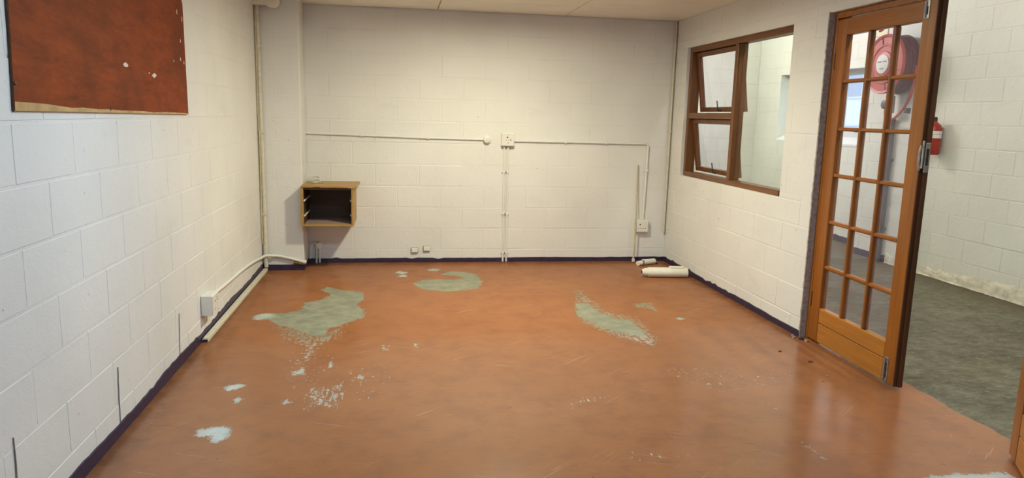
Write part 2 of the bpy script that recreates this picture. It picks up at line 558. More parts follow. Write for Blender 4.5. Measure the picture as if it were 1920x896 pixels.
def cut_rects(rect, holes):
    rs = [rect]
    for hx0, hx1, hz0, hz1 in holes:
        nr = []
        for (a, b, c, d) in rs:
            if hx1 <= a or hx0 >= b or hz1 <= c or hz0 >= d:
                nr.append((a, b, c, d)); continue
            if c < hz0: nr.append((a, b, c, hz0))
            if d > hz1: nr.append((a, b, hz1, d))
            c2, d2 = max(c, hz0), min(d, hz1)
            if a < hx0: nr.append((a, hx0, c2, d2))
            if b > hx1: nr.append((hx1, b, c2, d2))
        rs = nr
    return rs

def block_wall(name, p0, udir, ulen, height, thick, label, holes=(), phase=0.0, z0=0.125, L=0.405, bu=None, bz=None,
               mat='paint', mort='mortar', rnd=0.0012, skip_blocks=()):
    """wall running from p0 along udir; face normal = udir turned +90 deg about z, the body lies behind the face"""
    u = Vector((udir[0], udir[1], 0)).normalized()
    nrm = Vector((-u.y, u.x, 0))
    us = sorted({0, ulen, *[h for hh in holes for h in hh[:2] if 0 < h < ulen]})
    zs = sorted({0, height, *[h for hh in holes for h in hh[2:] if 0 < h < height]})
    mb = MB()
    P0 = Vector((p0[0], p0[1], 0))
    def fn(a, d, z):
        q = P0 + u * a + nrm * d
        return (q.x, q.y, z)
    for i in range(len(us) - 1):
        for j in range(len(zs) - 1):
            uc, zc = (us[i] + us[i + 1]) / 2, (zs[j] + zs[j + 1]) / 2
            if any(h[0] < uc < h[1] and h[2] < zc < h[3] for h in holes):
                continue
            a0, a1, c0, c1 = us[i], us[i + 1], zs[j], zs[j + 1]
            vs = [fn(a, d, c) for a in (a0, a1) for d in (-thick, -REC) for c in (c0, c1)]
            mb._add(vs, [(0, 1, 3, 2), (4, 6, 7, 5), (0, 4, 5, 1), (2, 3, 7, 6), (0, 2, 6, 4), (1, 5, 7, 3)])
    wall = mb.build(name, M[mort])
    tag(wall, label, 'wall', kind='structure')
    rz = math.atan2(u.y, u.x)
    b0, b1 = bu or (0, ulen)
    top = bz or height
    rows = []
    z = z0 - 0.2
    k = 0
    while z < top - 0.02:
        rows.append((max(z, 0.0), min(z + 0.2, top), k))
        z += 0.2; k += 1
    for za, zb, k in rows:
        if zb - za < 0.03:
            continue
        a = phase + (L / 2 if k % 2 else 0)
        a -= math.ceil((a - b0) / L) * L
        while a < b1:
            r = (max(a, b0), min(a + L, b1), za, zb)
            for (x0, x1, c0, c1) in cut_rects(r, list(holes) + list(skip_blocks)):
                lu, lz = x1 - x0 - JOINT, c1 - c0 - JOINT
                if lu < 0.03 or lz < 0.03:
                    continue
                o = bpy.data.objects.new('block', block_mesh(lu, lz, M[mat]))
                COL.objects.link(o)
                o.parent = wall
                q = P0 + u * ((x0 + x1) / 2) + nrm * random.uniform(-rnd, rnd)
                o.location = (q.x, q.y, (c0 + c1) / 2)
                o.rotation_euler = (random.uniform(-1, 1) * .003, random.uniform(-1, 1) * .0025, rz + random.uniform(-1, 1) * .0015)
            a += L
    return wall

# left wall: face looks +x, so it runs towards -y
wl = block_wall('wall_left', (0, 0), (0, -1), -YR, H + 0.1, 0.2, 'white painted concrete block wall on the left of the room',
                phase=3.915 - 0.43 * 9, z0=0.14, L=0.43, bu=(0.30, 6.2), bz=H, rnd=0.0006)
# back wall: face looks -y, runs towards -x
wb = block_wall('wall_back', (W + TW, 0), (-1, 0), W + TW + 0.2, H + 0.1, 0.2, 'cream lit painted block wall at the far end of the room',
                phase=(W + TW) - 0.557, z0=0.125, L=0.405, bu=(TW, W + TW - PX + 0.02), bz=H)
# right wall: face looks -x, runs towards +y
RY0 = YR
WIN = (-2.13, -0.285, 0.885, 2.05)
DOOR = (-4.31, -2.545, 0.0, 2.07)
wr = block_wall('wall_right', (W, YR), (0, 1), -YR, HC + 0.05, TW, 'white painted block wall with the wooden window and French doors',
                holes=[(WIN[0] - YR, WIN[1] - YR, WIN[2], WIN[3]), (DOOR[0] - YR, DOOR[1] - YR, -1, DOOR[3])],
                phase=0.11, z0=0.125, L=0.405, bu=(2.6, -YR), bz=H)
# pillar in the left far corner
pb = MB()
pb.box(-0.01, PX, PY, 0.0, 0, H + 0.1, 0.006)
pil = tag(pb.build('wall_pillar', M['paint']), 'white painted square pillar in the far left corner', 'pillar', kind='structure')
for k in range(12):
    z0_, z1_ = max(0.125 + 0.2 * (k - 1), 0.0), min(0.125 + 0.2 * k, H)
    parts = [(0.0, PX)] if k % 2 else [(0.0, 0.13), (0.13, PX)]
    for a, b in parts:
        o = link('block', block_mesh(b - a - 0.006, z1_ - z0_ - 0.006, M['paint']), pil, ((a + b) / 2, PY - 0.0008 + random.uniform(-.0003, .0003), (z0_ + z1_) / 2))
        o.rotation_euler = (0, 0, math.pi)
# rear wall behind the camera with a wide daylight window
rb = MB()
for x0, x1, z0_, z1_ in ((-0.2, 0.7, 0, H + .1), (3.1, W + TW, 0, H + .1), (0.7, 3.1, 0, 0.95), (0.7, 3.1, 2.1, H + .1)):
    rb.box(x0, x1, YR - 0.2, YR, z0_, z1_)
tag(rb.build('wall_rear', M['paint']), 'plain white wall behind the camera with a wide window', 'wall', kind='structure')
w3 = thing('window_3', 'wide white framed window in the wall behind the camera', 'window', (1.9, YR - 0.12, 0.95), kind='structure')
fb = MB()
fb.box(-1.2, 1.2, -.03, .03, 0, .05); fb.box(-1.2, 1.2, -.03, .03, 1.10, 1.15); fb.box(-1.2, -1.15, -.03, .03, .05, 1.1); fb.box(1.15, 1.2, -.03, .03, .05, 1.1)
fb.build('window_frame', M['alu'], w3)
for x in (-.4, .4):
    MB().box(x - .025, x + .025, -.03, .03, .05, 1.1).build('mullion', M['alu'], w3)

# corridor walls
block_wall('wall_corridor_near', (XC1, -7.0), (0, 1), YC + 7.0, HC + 0.05, 0.5, 'pale painted block wall across the corridor carrying the hose reel',
           phase=0.15, z0=0.21, L=0.42, bu=(4.2, YC + 7.0), bz=2.9, mat='paint_corr', mort='mortar_corr')
CW = (0.95, 2.80, 1.15, 2.04)     # corridor window: y0, y1, z0, z1
block_wall('wall_corridor_far', (XC2, YC), (0, 1), YE - YC, HC + 0.05, 0.22, 'set-back corridor wall around the bright outside window',
           holes=[(CW[0] - YC, CW[1] - YC, CW[2], CW[3])], phase=0.1, z0=0.14, L=0.41, bz=2.9, mat='paint_corr', mort='mortar_corr')
block_wall('wall_corridor_end', (XC2 + 0.22, YE), (-1, 0), XC2 + 0.22 - XO, HC + 0.05, 0.2, 'dim end wall of the corridor seen through the wooden window',
           phase=0.2, z0=0.14, L=0.41, bu=(0.22, XC2 + 0.22 - XO), bz=2.9, mat='paint_corr', mort='mortar_corr')
MB().box(XO - TW, XO, 0.2, YE + 0.2, 0, HC + 0.05).build('wall_corridor_return', M['paint_corr'])
tag(bpy.data.objects['wall_corridor_return'], 'corridor wall running on past the back of the room', 'wall', kind='structure')
MB().box(XO, XC1 + 0.5, -7.2, -7.0, 0, HC + .05).build('wall_corridor_front', M['paint_corr'])
tag(bpy.data.objects['wall_corridor_front'], 'corridor wall on the near side out of view', 'wall', kind='structure')
MB().box(W, XC2 + 0.3, -7.2, YE + 0.2, HC + .05, HC + 0.15).build('ceiling_corridor', M['ceiling'])
tag(bpy.data.objects['ceiling_corridor'], 'plain white ceiling over the corridor', 'ceiling', kind='structure')

# ================================================================== floors
PATCH = {
 'A':[(0.197,-1.821),(0.237,-1.739),(0.396,-1.749),(0.498,-1.668),(0.495,-1.459),(0.608,-1.391),(0.665,-1.215),(0.575,-1.075),(0.616,-0.964),(0.73,-1.083),(0.902,-1.146),(0.92,-1.383),(0.88,-1.552),(0.943,-1.739),(0.95,-1.89),(0.866,-1.987),(0.787,-2.099),(0.728,-2.152),(0.721,-2.296),(0.629,-2.289),(0.589,-2.215),(0.506,-2.136),(0.382,-2.014),(0.297,-1.889)],
 'C':[(0.318,-3.694),(0.312,-3.654),(0.324,-3.638),(0.373,-3.628),(0.404,-3.621),(0.435,-3.634),(0.458,-3.673),(0.452,-3.702),(0.457,-3.75),(0.429,-3.782),(0.402,-3.781),(0.376,-3.737),(0.376,-3.721),(0.352,-3.725),(0.327,-3.721)],
 'B':[(0.307,-3.154),(0.315,-3.122),(0.374,-3.1),(0.411,-3.117),(0.387,-3.161),(0.343,-3.199),(0.318,-3.187)],
 'B2':[(0.385,-3.332),(0.393,-3.272),(0.427,-3.291),(0.432,-3.336),(0.4,-3.357)],
 'D':[(1.292,-0.887),(1.385,-0.758),(1.507,-0.737),(1.67,-0.743),(1.758,-0.673),(1.537,-0.55),(1.652,-0.416),(1.857,-0.523),(1.887,-0.825),(1.82,-1.08),(1.598,-1.19),(1.374,-1.099)],
 'D2':[(1.142,-0.467),(1.184,-0.399),(1.258,-0.442),(1.246,-0.519),(1.163,-0.507)],
 'D3':[(1.154,-0.611),(1.205,-0.547),(1.25,-0.568),(1.235,-0.652)],
 'D4':[(1.419,-0.357),(1.486,-0.298),(1.56,-0.321),(1.523,-0.411),(1.449,-0.409)],
 'E':[(2.506,-1.594),(2.593,-1.599),(2.631,-1.882),(2.667,-2.015),(2.79,-2.086),(2.8,-2.324),(2.778,-2.488),(2.656,-2.398),(2.581,-2.309),(2.491,-2.066),(2.443,-1.969)],
 'F':[(3.261,-4.393),(3.344,-4.38),(3.664,-4.377),(3.656,-4.447),(3.561,-4.602),(3.125,-4.555)],
 'E2':[(3.13,-2.057),(3.167,-2.034),(3.205,-2.056),(3.172,-2.092),(3.13,-2.095)],
 'T':[(0.197,-1.828),(0.226,-1.77),(0.296,-1.762),(0.316,-1.835),(0.253,-1.919),(0.219,-1.899)],
}
PALE = {'C': 1, 'B': 1, 'B2': 1, 'F': 0.8, 'T': 0.7, 'D2': 0.7, 'D3': 0.7, 'D4': 0.4, 'E2': .4}
WORN = {
 'sA':([(0.297,-1.889),(0.388,-2.053),(0.728,-2.152),(0.866,-1.987),(0.827,-2.338),(0.738,-2.466),(0.678,-2.929),(0.62,-3.075),(0.608,-2.52),(0.424,-2.275)],.60,.20),
 's1':([(0.604,-2.936),(0.673,-2.889),(0.689,-2.981),(0.622,-3.001)],.72,.05),
 's2':([(0.79,-2.802),(0.816,-2.791),(0.825,-2.888),(0.799,-2.899)],.72,.04),
 's3':([(0.709,-3.246),(0.718,-3.19),(0.809,-3.186),(0.871,-3.121),(0.924,-3.149),(0.94,-3.266),(0.913,-3.351),(0.912,-3.434),(0.853,-3.469),(0.731,-3.418)],.55,.08),
 's4':([(0.619,-3.346),(0.648,-3.327),(0.664,-3.381),(0.635,-3.399)],.72,.04),
 's5':([(0.952,-3.054),(0.993,-2.994),(1.005,-3.071),(0.963,-3.092)],.72,.05),
 's6':([(1.059,-2.523),(1.129,-2.495),(1.14,-2.624),(1.082,-2.65)],.55,.05),
 'w1':([(0.856,-2.944),(1.161,-2.746),(1.164,-3.263),(0.961,-3.459),(0.901,-3.494)],.40,.15),
 'w0':([(0.524,-2.607),(0.798,-2.471),(0.955,-3.104),(0.966,-3.539),(0.753,-3.538),(0.616,-3.427)],.40,.15),
 'e1':([(2.6,-1.118),(2.672,-1.208),(2.705,-1.819),(2.882,-2.029),(2.841,-2.545),(2.756,-2.689),(2.583,-2.473),(2.426,-2.183),(2.431,-1.87)],.60,.14),
 'e2':([(2.959,-1.62),(3.118,-1.591),(3.061,-1.942),(3.034,-1.804),(2.944,-1.728)],.66,.05),
 'e3':([(2.66,-3.04),(2.762,-3.007),(3.287,-3.174),(3.627,-3.202),(3.58,-3.278),(3.188,-3.357),(2.827,-3.466),(2.659,-3.275)],.42,.1),
 'e4':([(2.0,-3.521),(2.117,-3.403),(2.283,-3.418),(2.264,-3.482),(2.085,-3.529),(1.985,-3.64)],.48,.08),
 'e5':([(2.951,-4.017),(2.976,-4.056),(2.977,-4.152),(2.972,-4.197),(2.94,-4.194),(2.942,-4.053)],.60,.05),
 'e6':([(2.036,-4.102),(2.211,-4.028),(2.449,-4.076),(2.411,-4.14),(2.174,-4.138)],.42,.08),
 'e7':([(2.898,-3.571),(3.063,-3.487),(3.075,-3.712),(2.907,-3.785)],.40,.1),
 'm2':([(1.266,-2.485),(1.318,-2.465),(1.315,-2.572),(1.272,-2.578)],.62,.05),
}
def poly_sdf(px, py, poly):
    """signed distance, positive inside"""
    d = np.full(px.shape, 1e9); inside = np.zeros(px.shape, bool)
    n = len(poly)
    for i in range(n):
        ax, ay = poly[i]; bx, by = poly[(i + 1) % n]
        ex, ey = bx - ax, by - ay
        t = np.clip(((px - ax) * ex + (py - ay) * ey) / (ex * ex + ey * ey + 1e-12), 0, 1)
        d = np.minimum(d, np.hypot(px - ax - t * ex, py - ay - t * ey))
        c = ((ay > py) != (by > py))
        xi = ax + (py - ay) / (by - ay + 1e-12) * ex
        inside ^= c & (px < xi)
    return np.where(inside, d, -d)

def make_floor():
    s = 0.02
    nx, ny = int(round((XO + 0.2) / s)) + 1, int(round((-YR + 0.2) / s)) + 1
    xs = np.linspace(-0.2, XO, nx); ys = np.linspace(YR - 0.0, 0.2, ny)
    X, Y = np.meshgrid(xs, ys)
    # ragged outer edge of the paint in the doorway
    wob = 0.012 * np.sin(Y * 7.0) + 0.008 * np.sin(Y * 19 + 1) + 0.004 * np.sin(Y * 47)
    XX = X.copy()
    XX[:, -1] += np.clip(wob[:, -1], -0.015, 0.02)
    co = np.stack([XX, Y, np.zeros_like(X)], -1).reshape(-1, 3)
    me = bpy.data.meshes.new('floor')
    nf = (nx - 1) * (ny - 1)
    i, j = np.meshgrid(np.arange(nx - 1), np.arange(ny - 1))
    a = (j * nx + i).ravel()
    quads = np.stack([a, a + 1, a + 1 + nx, a + nx], -1)
    me.vertices.add(len(co)); me.vertices.foreach_set('co', co.ravel())
    me.loops.add(nf * 4); me.loops.foreach_set('vertex_index', quads.ravel().astype(np.int32))
    me.polygons.add(nf); me.polygons.foreach_set('loop_start', (np.arange(nf) * 4).astype(np.int32))
    me.update(calc_edges=True)
    px, py = co[:, 0], co[:, 1]
    patch = np.full(len(co), -0.2); pale = np.zeros(len(co)); worn = np.zeros(len(co))
    for k, poly in PATCH.items():
        d = poly_sdf(px, py, poly)
        patch = np.maximum(patch, d)
        if k in PALE:
            pale = np.maximum(pale, PALE[k] * np.clip(0.6 + d * 14, 0, 1))
    for k, (poly, dens, soft) in WORN.items():
        d = poly_sdf(px, py, poly)
        pale = np.maximum(pale, 0.55 * np.clip((d + soft) / soft, 0, 1) * np.clip((-py - 2.3) / 0.4, 0, 1))
        worn = np.maximum(worn, dens * np.clip((d + soft) / (soft * 1.3), 0, 1) ** 1.2)
    polish = np.clip((-py - 2.3) / 1.5, 0, 1)
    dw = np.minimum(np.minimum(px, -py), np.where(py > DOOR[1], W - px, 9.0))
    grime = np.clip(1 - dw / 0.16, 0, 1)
    polish = np.maximum(polish * 0.8, np.clip(1.25 - np.hypot(px - 3.3, (py + 3.7) * 0.8) / 1.0, 0, 1))
    for nme, arr in (('patch', patch), ('worn', worn), ('pale', pale), ('polish', polish), ('grime', grime)):
        at = me.attributes.new(nme, 'FLOAT', 'POINT')
        at.data.foreach_set('value', arr.astype(np.float32))
    me.materials.append(M['floor'])
    o = link('floor', me)
    return tag(o, 'worn red painted concrete floor with bare grey patches', 'floor', kind='structure')
make_floor()
MB().box(XO - 0.12, XC2 + 0.3, -7.2, YE + 0.2, -0.10, -0.004).build('floor_corridor', M['concrete'])
tag(bpy.data.objects['floor_corridor'], 'rough grey concrete corridor floor beyond the French doors', 'floor', kind='structure')

# ================================================================== ceiling of separate boards
ce = MB().box(-0.2, W + 0.02, YR - 0.2, 0.2, H + 0.012, H + 0.1).build('ceiling', M['batten'])
tag(ce, 'low cream ceiling of flat boards with dark joints', 'ceiling', kind='structure')
xs = [-0.03, 0.345, 1.53, 2.71, W + 0.005]
ys = [0.0, -0.58, -1.78, -2.98, -4.18, -5.38, -6.58, -7.78, YR]
for i in range(len(xs) - 1):
    for j in range(len(ys) - 1):
        MB().box(xs[i] + 0.003, xs[i + 1] - 0.003, ys[j + 1] + 0.003, ys[j] - 0.003 - (0.008 if j == 0 else 0), H, H + 0.012, 0.002).build('ceiling_board', M['ceiling'], ce)
for x in (1.53, 2.71):
    MB().box(x - 0.011, x - 0.004, YR, -0.0, H - 0.003, H + 0.001).build('cover_strip', M['strip'], ce)

# ================================================================== skirting bands (painted, ragged top)
def skirting(name, p0, p1, label, hgt=0.045, th=0.006, seed=1, jag=0.004):
    rnd = random.Random(seed)
    a, b = Vector((*p0, 0)), Vector((*p1, 0))
    L = (b - a).length
    n = max(2, int(L / 0.05))
    d = (b - a).normalized()
    nr = Vector((-d.y, d.x, 0))
    vs, fs = [], []
    ph = rnd.random() * 6
    for i in range(n + 1):
        t = L * i / n
        h = hgt + jag * (math.sin(t * 5 + ph) + 0.6 * rnd.uniform(-1, 1)) + (rnd.uniform(-.012, .012) if rnd.random() < .1 else 0)
        q = a + d * t
        for off, z in ((0.0, 0.0), (th, 0.0), (th, h - 0.002), (0.0, h)):
            w_ = q + nr * off
            vs.append((w_.x, w_.y, z))
    for i in range(n):
        for k in range(3):
            fs.append((i * 4 + k, i * 4 + k + 1, i * 4 + 5 + k, i * 4 + 4 + k))
    fs += [(0, 1, 2, 3), tuple(n * 4 + k for k in (3, 2, 1, 0))]
    mb = MB(); mb._add(vs, fs)
    return tag(mb.build(name, M['purple']), label, 'skirting', kind='structure')
skirting('baseboard_left', (0, PY), (0, YR), 'dark purple painted skirting band along the left block wall', 0.058, 0.006, 3, 0.006)
skirting('baseboard_back', (W, 0), (PX, 0), 'dark purple painted skirting band along the back wall', 0.042, 0.006, 4, 0.002)
skirting('baseboard_right', (W, DOOR[1]), (W, 0), 'dark purple painted skirting band under the wooden window', 0.044, 0.006, 5, 0.003)
skirting('baseboard_pillar', (PX + .0, PY - .003), (0.0, PY - .003), 'short purple skirting band across the pillar front', 0.052, 0.004, 6, 0.001)
skirting('baseboard_pillar_side', (PX, 0), (PX, PY - .003), 'short purple skirting band on the side of the pillar', 0.05, 0.004, 7, 0.001)
skirting('baseboard_corridor_far', (XC2, YC), (XC2, YE), 'purple skirting band on the set-back corridor wall', 0.07, 0.006, 8, 0.002)
skirting('baseboard_corridor_near', (XC1, -0.25), (XC1, YC), 'purple skirting band beside the dark corridor pipe', 0.07, 0.006, 9, 0.002)
skirting('baseboard_corridor_end', (XC2, YE), (XO, YE), 'purple skirting band at the corridor end wall', 0.07, 0.006, 10, 0.002)

# cracks low on the left wall (dark splits in the paint)
for (y0, z0_, y1, z1_) in ((-2.776, 0.29, -2.80, 0.05), (-3.655, 0.30, -3.667, 0.05), (-4.497, 0.373, -4.50, 0.02)):
    rnd = random.Random(int(-y0 * 100))
    n = 9
    L_, R_ = [], []
    for i in range(n):
        t = i / (n - 1)
        yy = y0 + (y1 - y0) * t + rnd.uniform(-.003, .003)
        w_ = 0.0016 * (0.35 + math.sin(math.pi * min(1, t * 1.1 + .05)) * rnd.uniform(.6, 1.2))
        L_.append((yy - w_, z0_ + (z1_ - z0_) * t)); R_.append((yy + w_, z0_ + (z1_ - z0_) * t))
    MB().prism(L_ + R_[::-1], lambda a, b, d: (d, a, b), 0.0005, 0.0042).build('crack', M['crack'], wl)

# flaking plaster along the foot of the corridor wall
def flaky():
    rnd = random.Random(5)
    ny, nz = 120, 8
    vs, fs = [], []
    for i in range(ny + 1):
        y = -3.2 + (YC - 0.55 + 3.2) * i / ny
        top = 0.085 + 0.045 * (0.5 + 0.5 * math.sin(y * 3.1 + 1)) * (1.0 if y < -0.6 else .5) + rnd.uniform(-.012, .012)
        for k in range(nz + 1):
            z = top * k / nz
            d = 0.012 * (1 - (k / nz) ** 3) + 0.004 * rnd.uniform(-1, 1) * (k < nz) + (0.012 * rnd.random() if k == 0 else 0)
            vs.append((XC1 - max(d, -0.003), y, z))
    for i in range(ny):
        for k in range(nz):
            a = i * (nz + 1) + k
            fs.append((a, a + 1, a + nz + 2, a + nz + 1))
    mb = MB(); mb._add(vs, fs, True)
    o = mb.build('plaster_foot', M['flake'], bpy.data.objects['wall_corridor_near'])
    o['label'] = 'flaking cream plaster along the wall foot'
flaky()

# ================================================================== French doors
def door_leaf(name, label, loc, rz, width, hardware):
    d = thing(name, label, 'door', loc, rz, kind='structure')
    T = 0.045
    ST = 0.108
    Z0, Z1 = 0.014, 2.022
    GB, GT = 0.235, 1.925
    x0, x1 = ST, width - ST
    MB().box(0, ST, 0, T, Z0, Z1, 0.003).build('stile', M['wood_v'], d)
    MB().box(x1, width - 0.004, 0, T, Z0, Z1, 0.003).build('stile', M['wood_v'], d)
    MB().box(x0, x1, 0.0015, T - 0.0015, GT, Z1, 0.003).build('rail', M['wood_h'], d)
    MB().box(x0, x1, 0.0015, T - 0.0015, Z0, 0.136, 0.003).build('kick_board', M['wood_base'], d)
    MB().box(x0, x1, 0.0015, T - 0.0015, 0.140, GB, 0.003).build('kick_board', M['wood_base'], d)
    # rebated meeting edge, in a darker brown
    e = MB()
    e.box(width - 0.005, width, 0.001, 0.021, Z0, Z1, 0.001); e.box(width - 0.005, width + 0.012, 0.0215, T, Z0, Z1, 0.001)
    e.build('meeting_edge', M['wood_edge'], d)
    MW = 0.022
    rows = [GB, 0.503, 0.790, 1.083, 1.366, 1.652, GT]
    cols = [x0 + (x1 - x0) * k / 3 for k in range(4)]
    for c in cols[1:3]:
        MB().box(c - MW / 2, c + MW / 2, 0.003, T - 0.003, GB, GT, 0.005).build('muntin', M['wood_v'], d)
    for zz in rows[1:-1]:
        for k in range(3):
            a = cols[k] + (MW / 2 if k else 0); b = cols[k + 1] - (MW / 2 if k < 2 else 0)
            MB().box(a, b, 0.004, T - 0.004, zz - MW / 2, zz + MW / 2, 0.006).build('muntin', M['wood_h'], d)
    for r in range(6):
        for k in range(3):
            a = cols[k] + (MW / 2 if k else 0); b = cols[k + 1] - (MW / 2 if k < 2 else 0)
            c0 = rows[r] + (MW / 2 if r else 0); c1 = rows[r + 1] - (MW / 2 if r < 5 else 0)
            MB().box(a, b, T / 2 - 0.002, T / 2 + 0.002, c0, c1).build('pane', M['glass'], d)
    for zz in (0.225, 1.725) if hardware else ():
        MB().box(0.004, 0.012, -0.003, 0.001, zz, zz + 0.098, 0.001).build('hinge', M['black'], d)
    if hardware:
        for zz, h in ((0.02, 0.135), (1.93, 0.09)):
            b = MB().box(x1 + 0.020, x1 + 0.052, -0.004, 0.001, zz, zz + h, 0.001).build('flush_bolt', M['steel'], d)
            MB().tube([(x1 + 0.026, -0.008, zz + 0.004), (x1 + 0.026, -0.008, zz + h - .004)], 0.0055, 8).build('rod', M['steel'], b)
            MB().box(x1 + 0.036, x1 + 0.042, -0.006, -0.003, zz + 0.02, zz + h - 0.03).build('slot', M['hole'], b)
        lk = MB()
        lk.box(width + 0.001, width + 0.014, 0.004, 0.010, 1.185, 1.325, 0.001)
        lk.box(width + 0.012, width + 0.016, 0.014, 0.040, 1.165, 1.315, 0.001)
        lo = lk.build('lock_plate', M['steel'], d)
        MB().box(width + 0.0155, width + 0.018, 0.021, 0.033, 1.20, 1.285, 0.001).build('latch_slot', M['hole'], lo)
        MB().tube([(width + .006, -0.004, 1.175), (width + .008, -0.012, 1.21), (width + .008, -0.012, 1.27), (width + .004, -.003, 1.30)], 0.006, 8).build('keeper', M['steel'], lo)
    return d
door_leaf('door_1', 'varnished wooden French door leaf with eighteen panes, nearly closed beside the window', (3.84, -2.582, 0), math.atan2(-0.895, -0.033), 0.8956, True)
door_leaf('door_2', 'second varnished wooden French door leaf folded back at the right picture edge', (3.795, -4.25, 0), math.atan2(-0.852, -0.524), 0.84, False)

fr = thing('trim_1', 'varnished wooden door frame around the French doors', 'door frame', (3.84, -2.55, 0), kind='structure')
MB().box(0, 0.095, -0.028, 0.0, 0, 2.07, 0.003).build('jamb', M['wood_v'], fr)
MB().box(0, 0.095, -1.757, -1.729, 0, 2.07, 0.003).build('jamb', M['wood_v'], fr)
MB().box(0, 0.095, -1.728, -0.029, 2.030, 2.066, 0.003).build('head', M['wood_h'], fr)
# rough bare plaster on the reveal beside the frame
rnd = random.Random(11)
vs, fs = [], []
nz = 70
for i in range(nz + 1):
    z = 2.075 * i / nz
    a = W - 0.0045 + rnd.uniform(-.001, .001)
    e = DOOR[1] + 0.003 + rnd.uniform(0, .003) + (0.006 if rnd.random() < .10 else 0)
    f_ = DOOR[1] - 0.004 - rnd.uniform(0, .004)
    vs += [(a, e, z), (a, f_, z), (3.842, f_, z)]
for i in range(nz):
    for k in range(2):
        q = i * 3 + k
        fs.append((q, q + 1, q + 4, q + 3))
mb = MB(); mb._add(vs, fs)
o = mb.build('plaster_reveal', M['plaster'], wr)
o['label'] = 'rough bare grey plaster reveal'
# fallen mortar crumbs at the foot of the door frame
rnd = random.Random(21)
for i, (x, y, s_) in enumerate(((3.79, -2.60, .020), (3.76, -2.56, .013), (3.80, -2.64, .015), (3.775, -2.515, .010))):
    poly = [(x + s_ * math.cos(k * 1.05) * rnd.uniform(.6, 1.1), y + s_ * math.sin(k * 1.05) * rnd.uniform(.6, 1.1)) for k in range(6)]
    c_ = MB().prism(poly, lambda a, b, d: (a, b, d), 0.0, s_ * .7).build('mortar_crumb', M['plaster'] if i else M['dirt'])
    tag(c_, ('dark crumb of mortar nearest the foot of the door frame', 'pale crumb of mortar lying furthest out from the door frame foot',
             'pale crumb of mortar under the hinge stile of the door', 'tiny pale crumb of mortar at the end of the right skirting')[i], 'crumb', 'mortar crumbs by the door frame')
for (x, y, s_, lab) in ((3.52, -2.82, .018, 'small dark flake of dirt on the red floor near the window wall'), (3.60, -3.02, .022, 'larger dark flake of dirt on the red floor before the door kick board')):
    poly = [(x + s_ * math.cos(k * .9) * rnd.uniform(.35, 1.1), y + s_ * math.sin(k * .9) * rnd.uniform(.3, .8)) for k in range(7)]
    c_ = MB().prism(poly, lambda a, b, d: (a, b, d), 0.0, 0.004).build('dirt_flake', M['dirt'])
    tag(c_, lab, 'dirt', 'dirt flakes before the door')

# ================================================================== wooden window in the right wall
wn = thing('window_1', 'brown wooden window with two tilted sashes and one big fixed pane', 'window', (3.836, 0, 0), kind='structure')
y0, y1, z0_, z1_ = WIN
D = 0.085
MB().box(0, D, y1 - 0.052, y1 - 0.002, z0_, z1_, 0.003).build('jamb', M['win_v'], wn)
MB().box(0, D, y0 + 0.002, y0 + 0.048, z0_, z1_, 0.003).build('jamb', M['win_v'], wn)
MB().box(0, D, y0 + 0.048, y1 - 0.052, z1_ - 0.045, z1_ - 0.001, 0.003).build('head', M['win_h'], wn)
MB().box(-0.012, D, y0 + 0.048, y1 - 0.052, z0_ - 0.012, z0_ + 0.040, 0.003).build('sill_rail', M['win_h'], wn)
YM0, YM1 = -1.262, -1.212
MB().box(0, D, YM0, YM1, z0_ + 0.040, z1_ - 0.045, 0.003).build('mullion', M['win_v'], wn)
MB().box(0, D, YM1, y1 - 0.052, 1.412, 1.464, 0.003).build('transom', M['win_h'], wn)
MB().box(0.045, 0.049, y0 + 0.048, YM0, z0_ + 0.040, z1_ - 0.045).build('pane', M['glass_clear'], wn)
def sash(zb, zt, tilt):
    s = thing('sash', 'x', 'x')
    del s['label']; del s['category']
    ya, yb = YM1 + 0.004, y1 - 0.056
    h = zt - zb
    s.parent = wn
    s.location = (0.036, 0, zt)
    s.rotation_euler = (0, -tilt, 0)
    rw, T = 0.042, 0.040
    # one joined sash frame (stiles and rails as one mitred frame) plus pane and stay as its sub-parts
    m = MB()
    m.box(0, T, ya, ya + rw, -h, 0, 0.003); m.box(0, T, yb - rw, yb, -h, 0, 0.003)
    m.box(0.001, T - 0.001, ya + rw, yb - rw, -rw, -0.001, 0.003); m.box(0.001, T - 0.001, ya + rw, yb - rw, -h + 0.001, -h + rw, 0.003)
    m.build('sash_frame', M['win_v'], s)
    MB().box(T / 2 - .002, T / 2 + .002, ya + rw, yb - rw, -h + rw, -rw).build('pane', M['glass'], s)
    yc = (ya + yb) / 2 + 0.01
    st = MB()
    st.tube([(-0.004, yc, -h + 0.012), (-0.016, yc, -h + 0.02), (-0.018, yc + .004, -h + 0.10)], 0.005, 8)
    st.box(-0.006, 0.001, yc - 0.03, yc + 0.03, -h + 0.005, -h + 0.02)
    st.build('stay', M['black'], s)
sash(1.468, 2.002, 0.135)
sash(0.930, 1.409, 0.135)

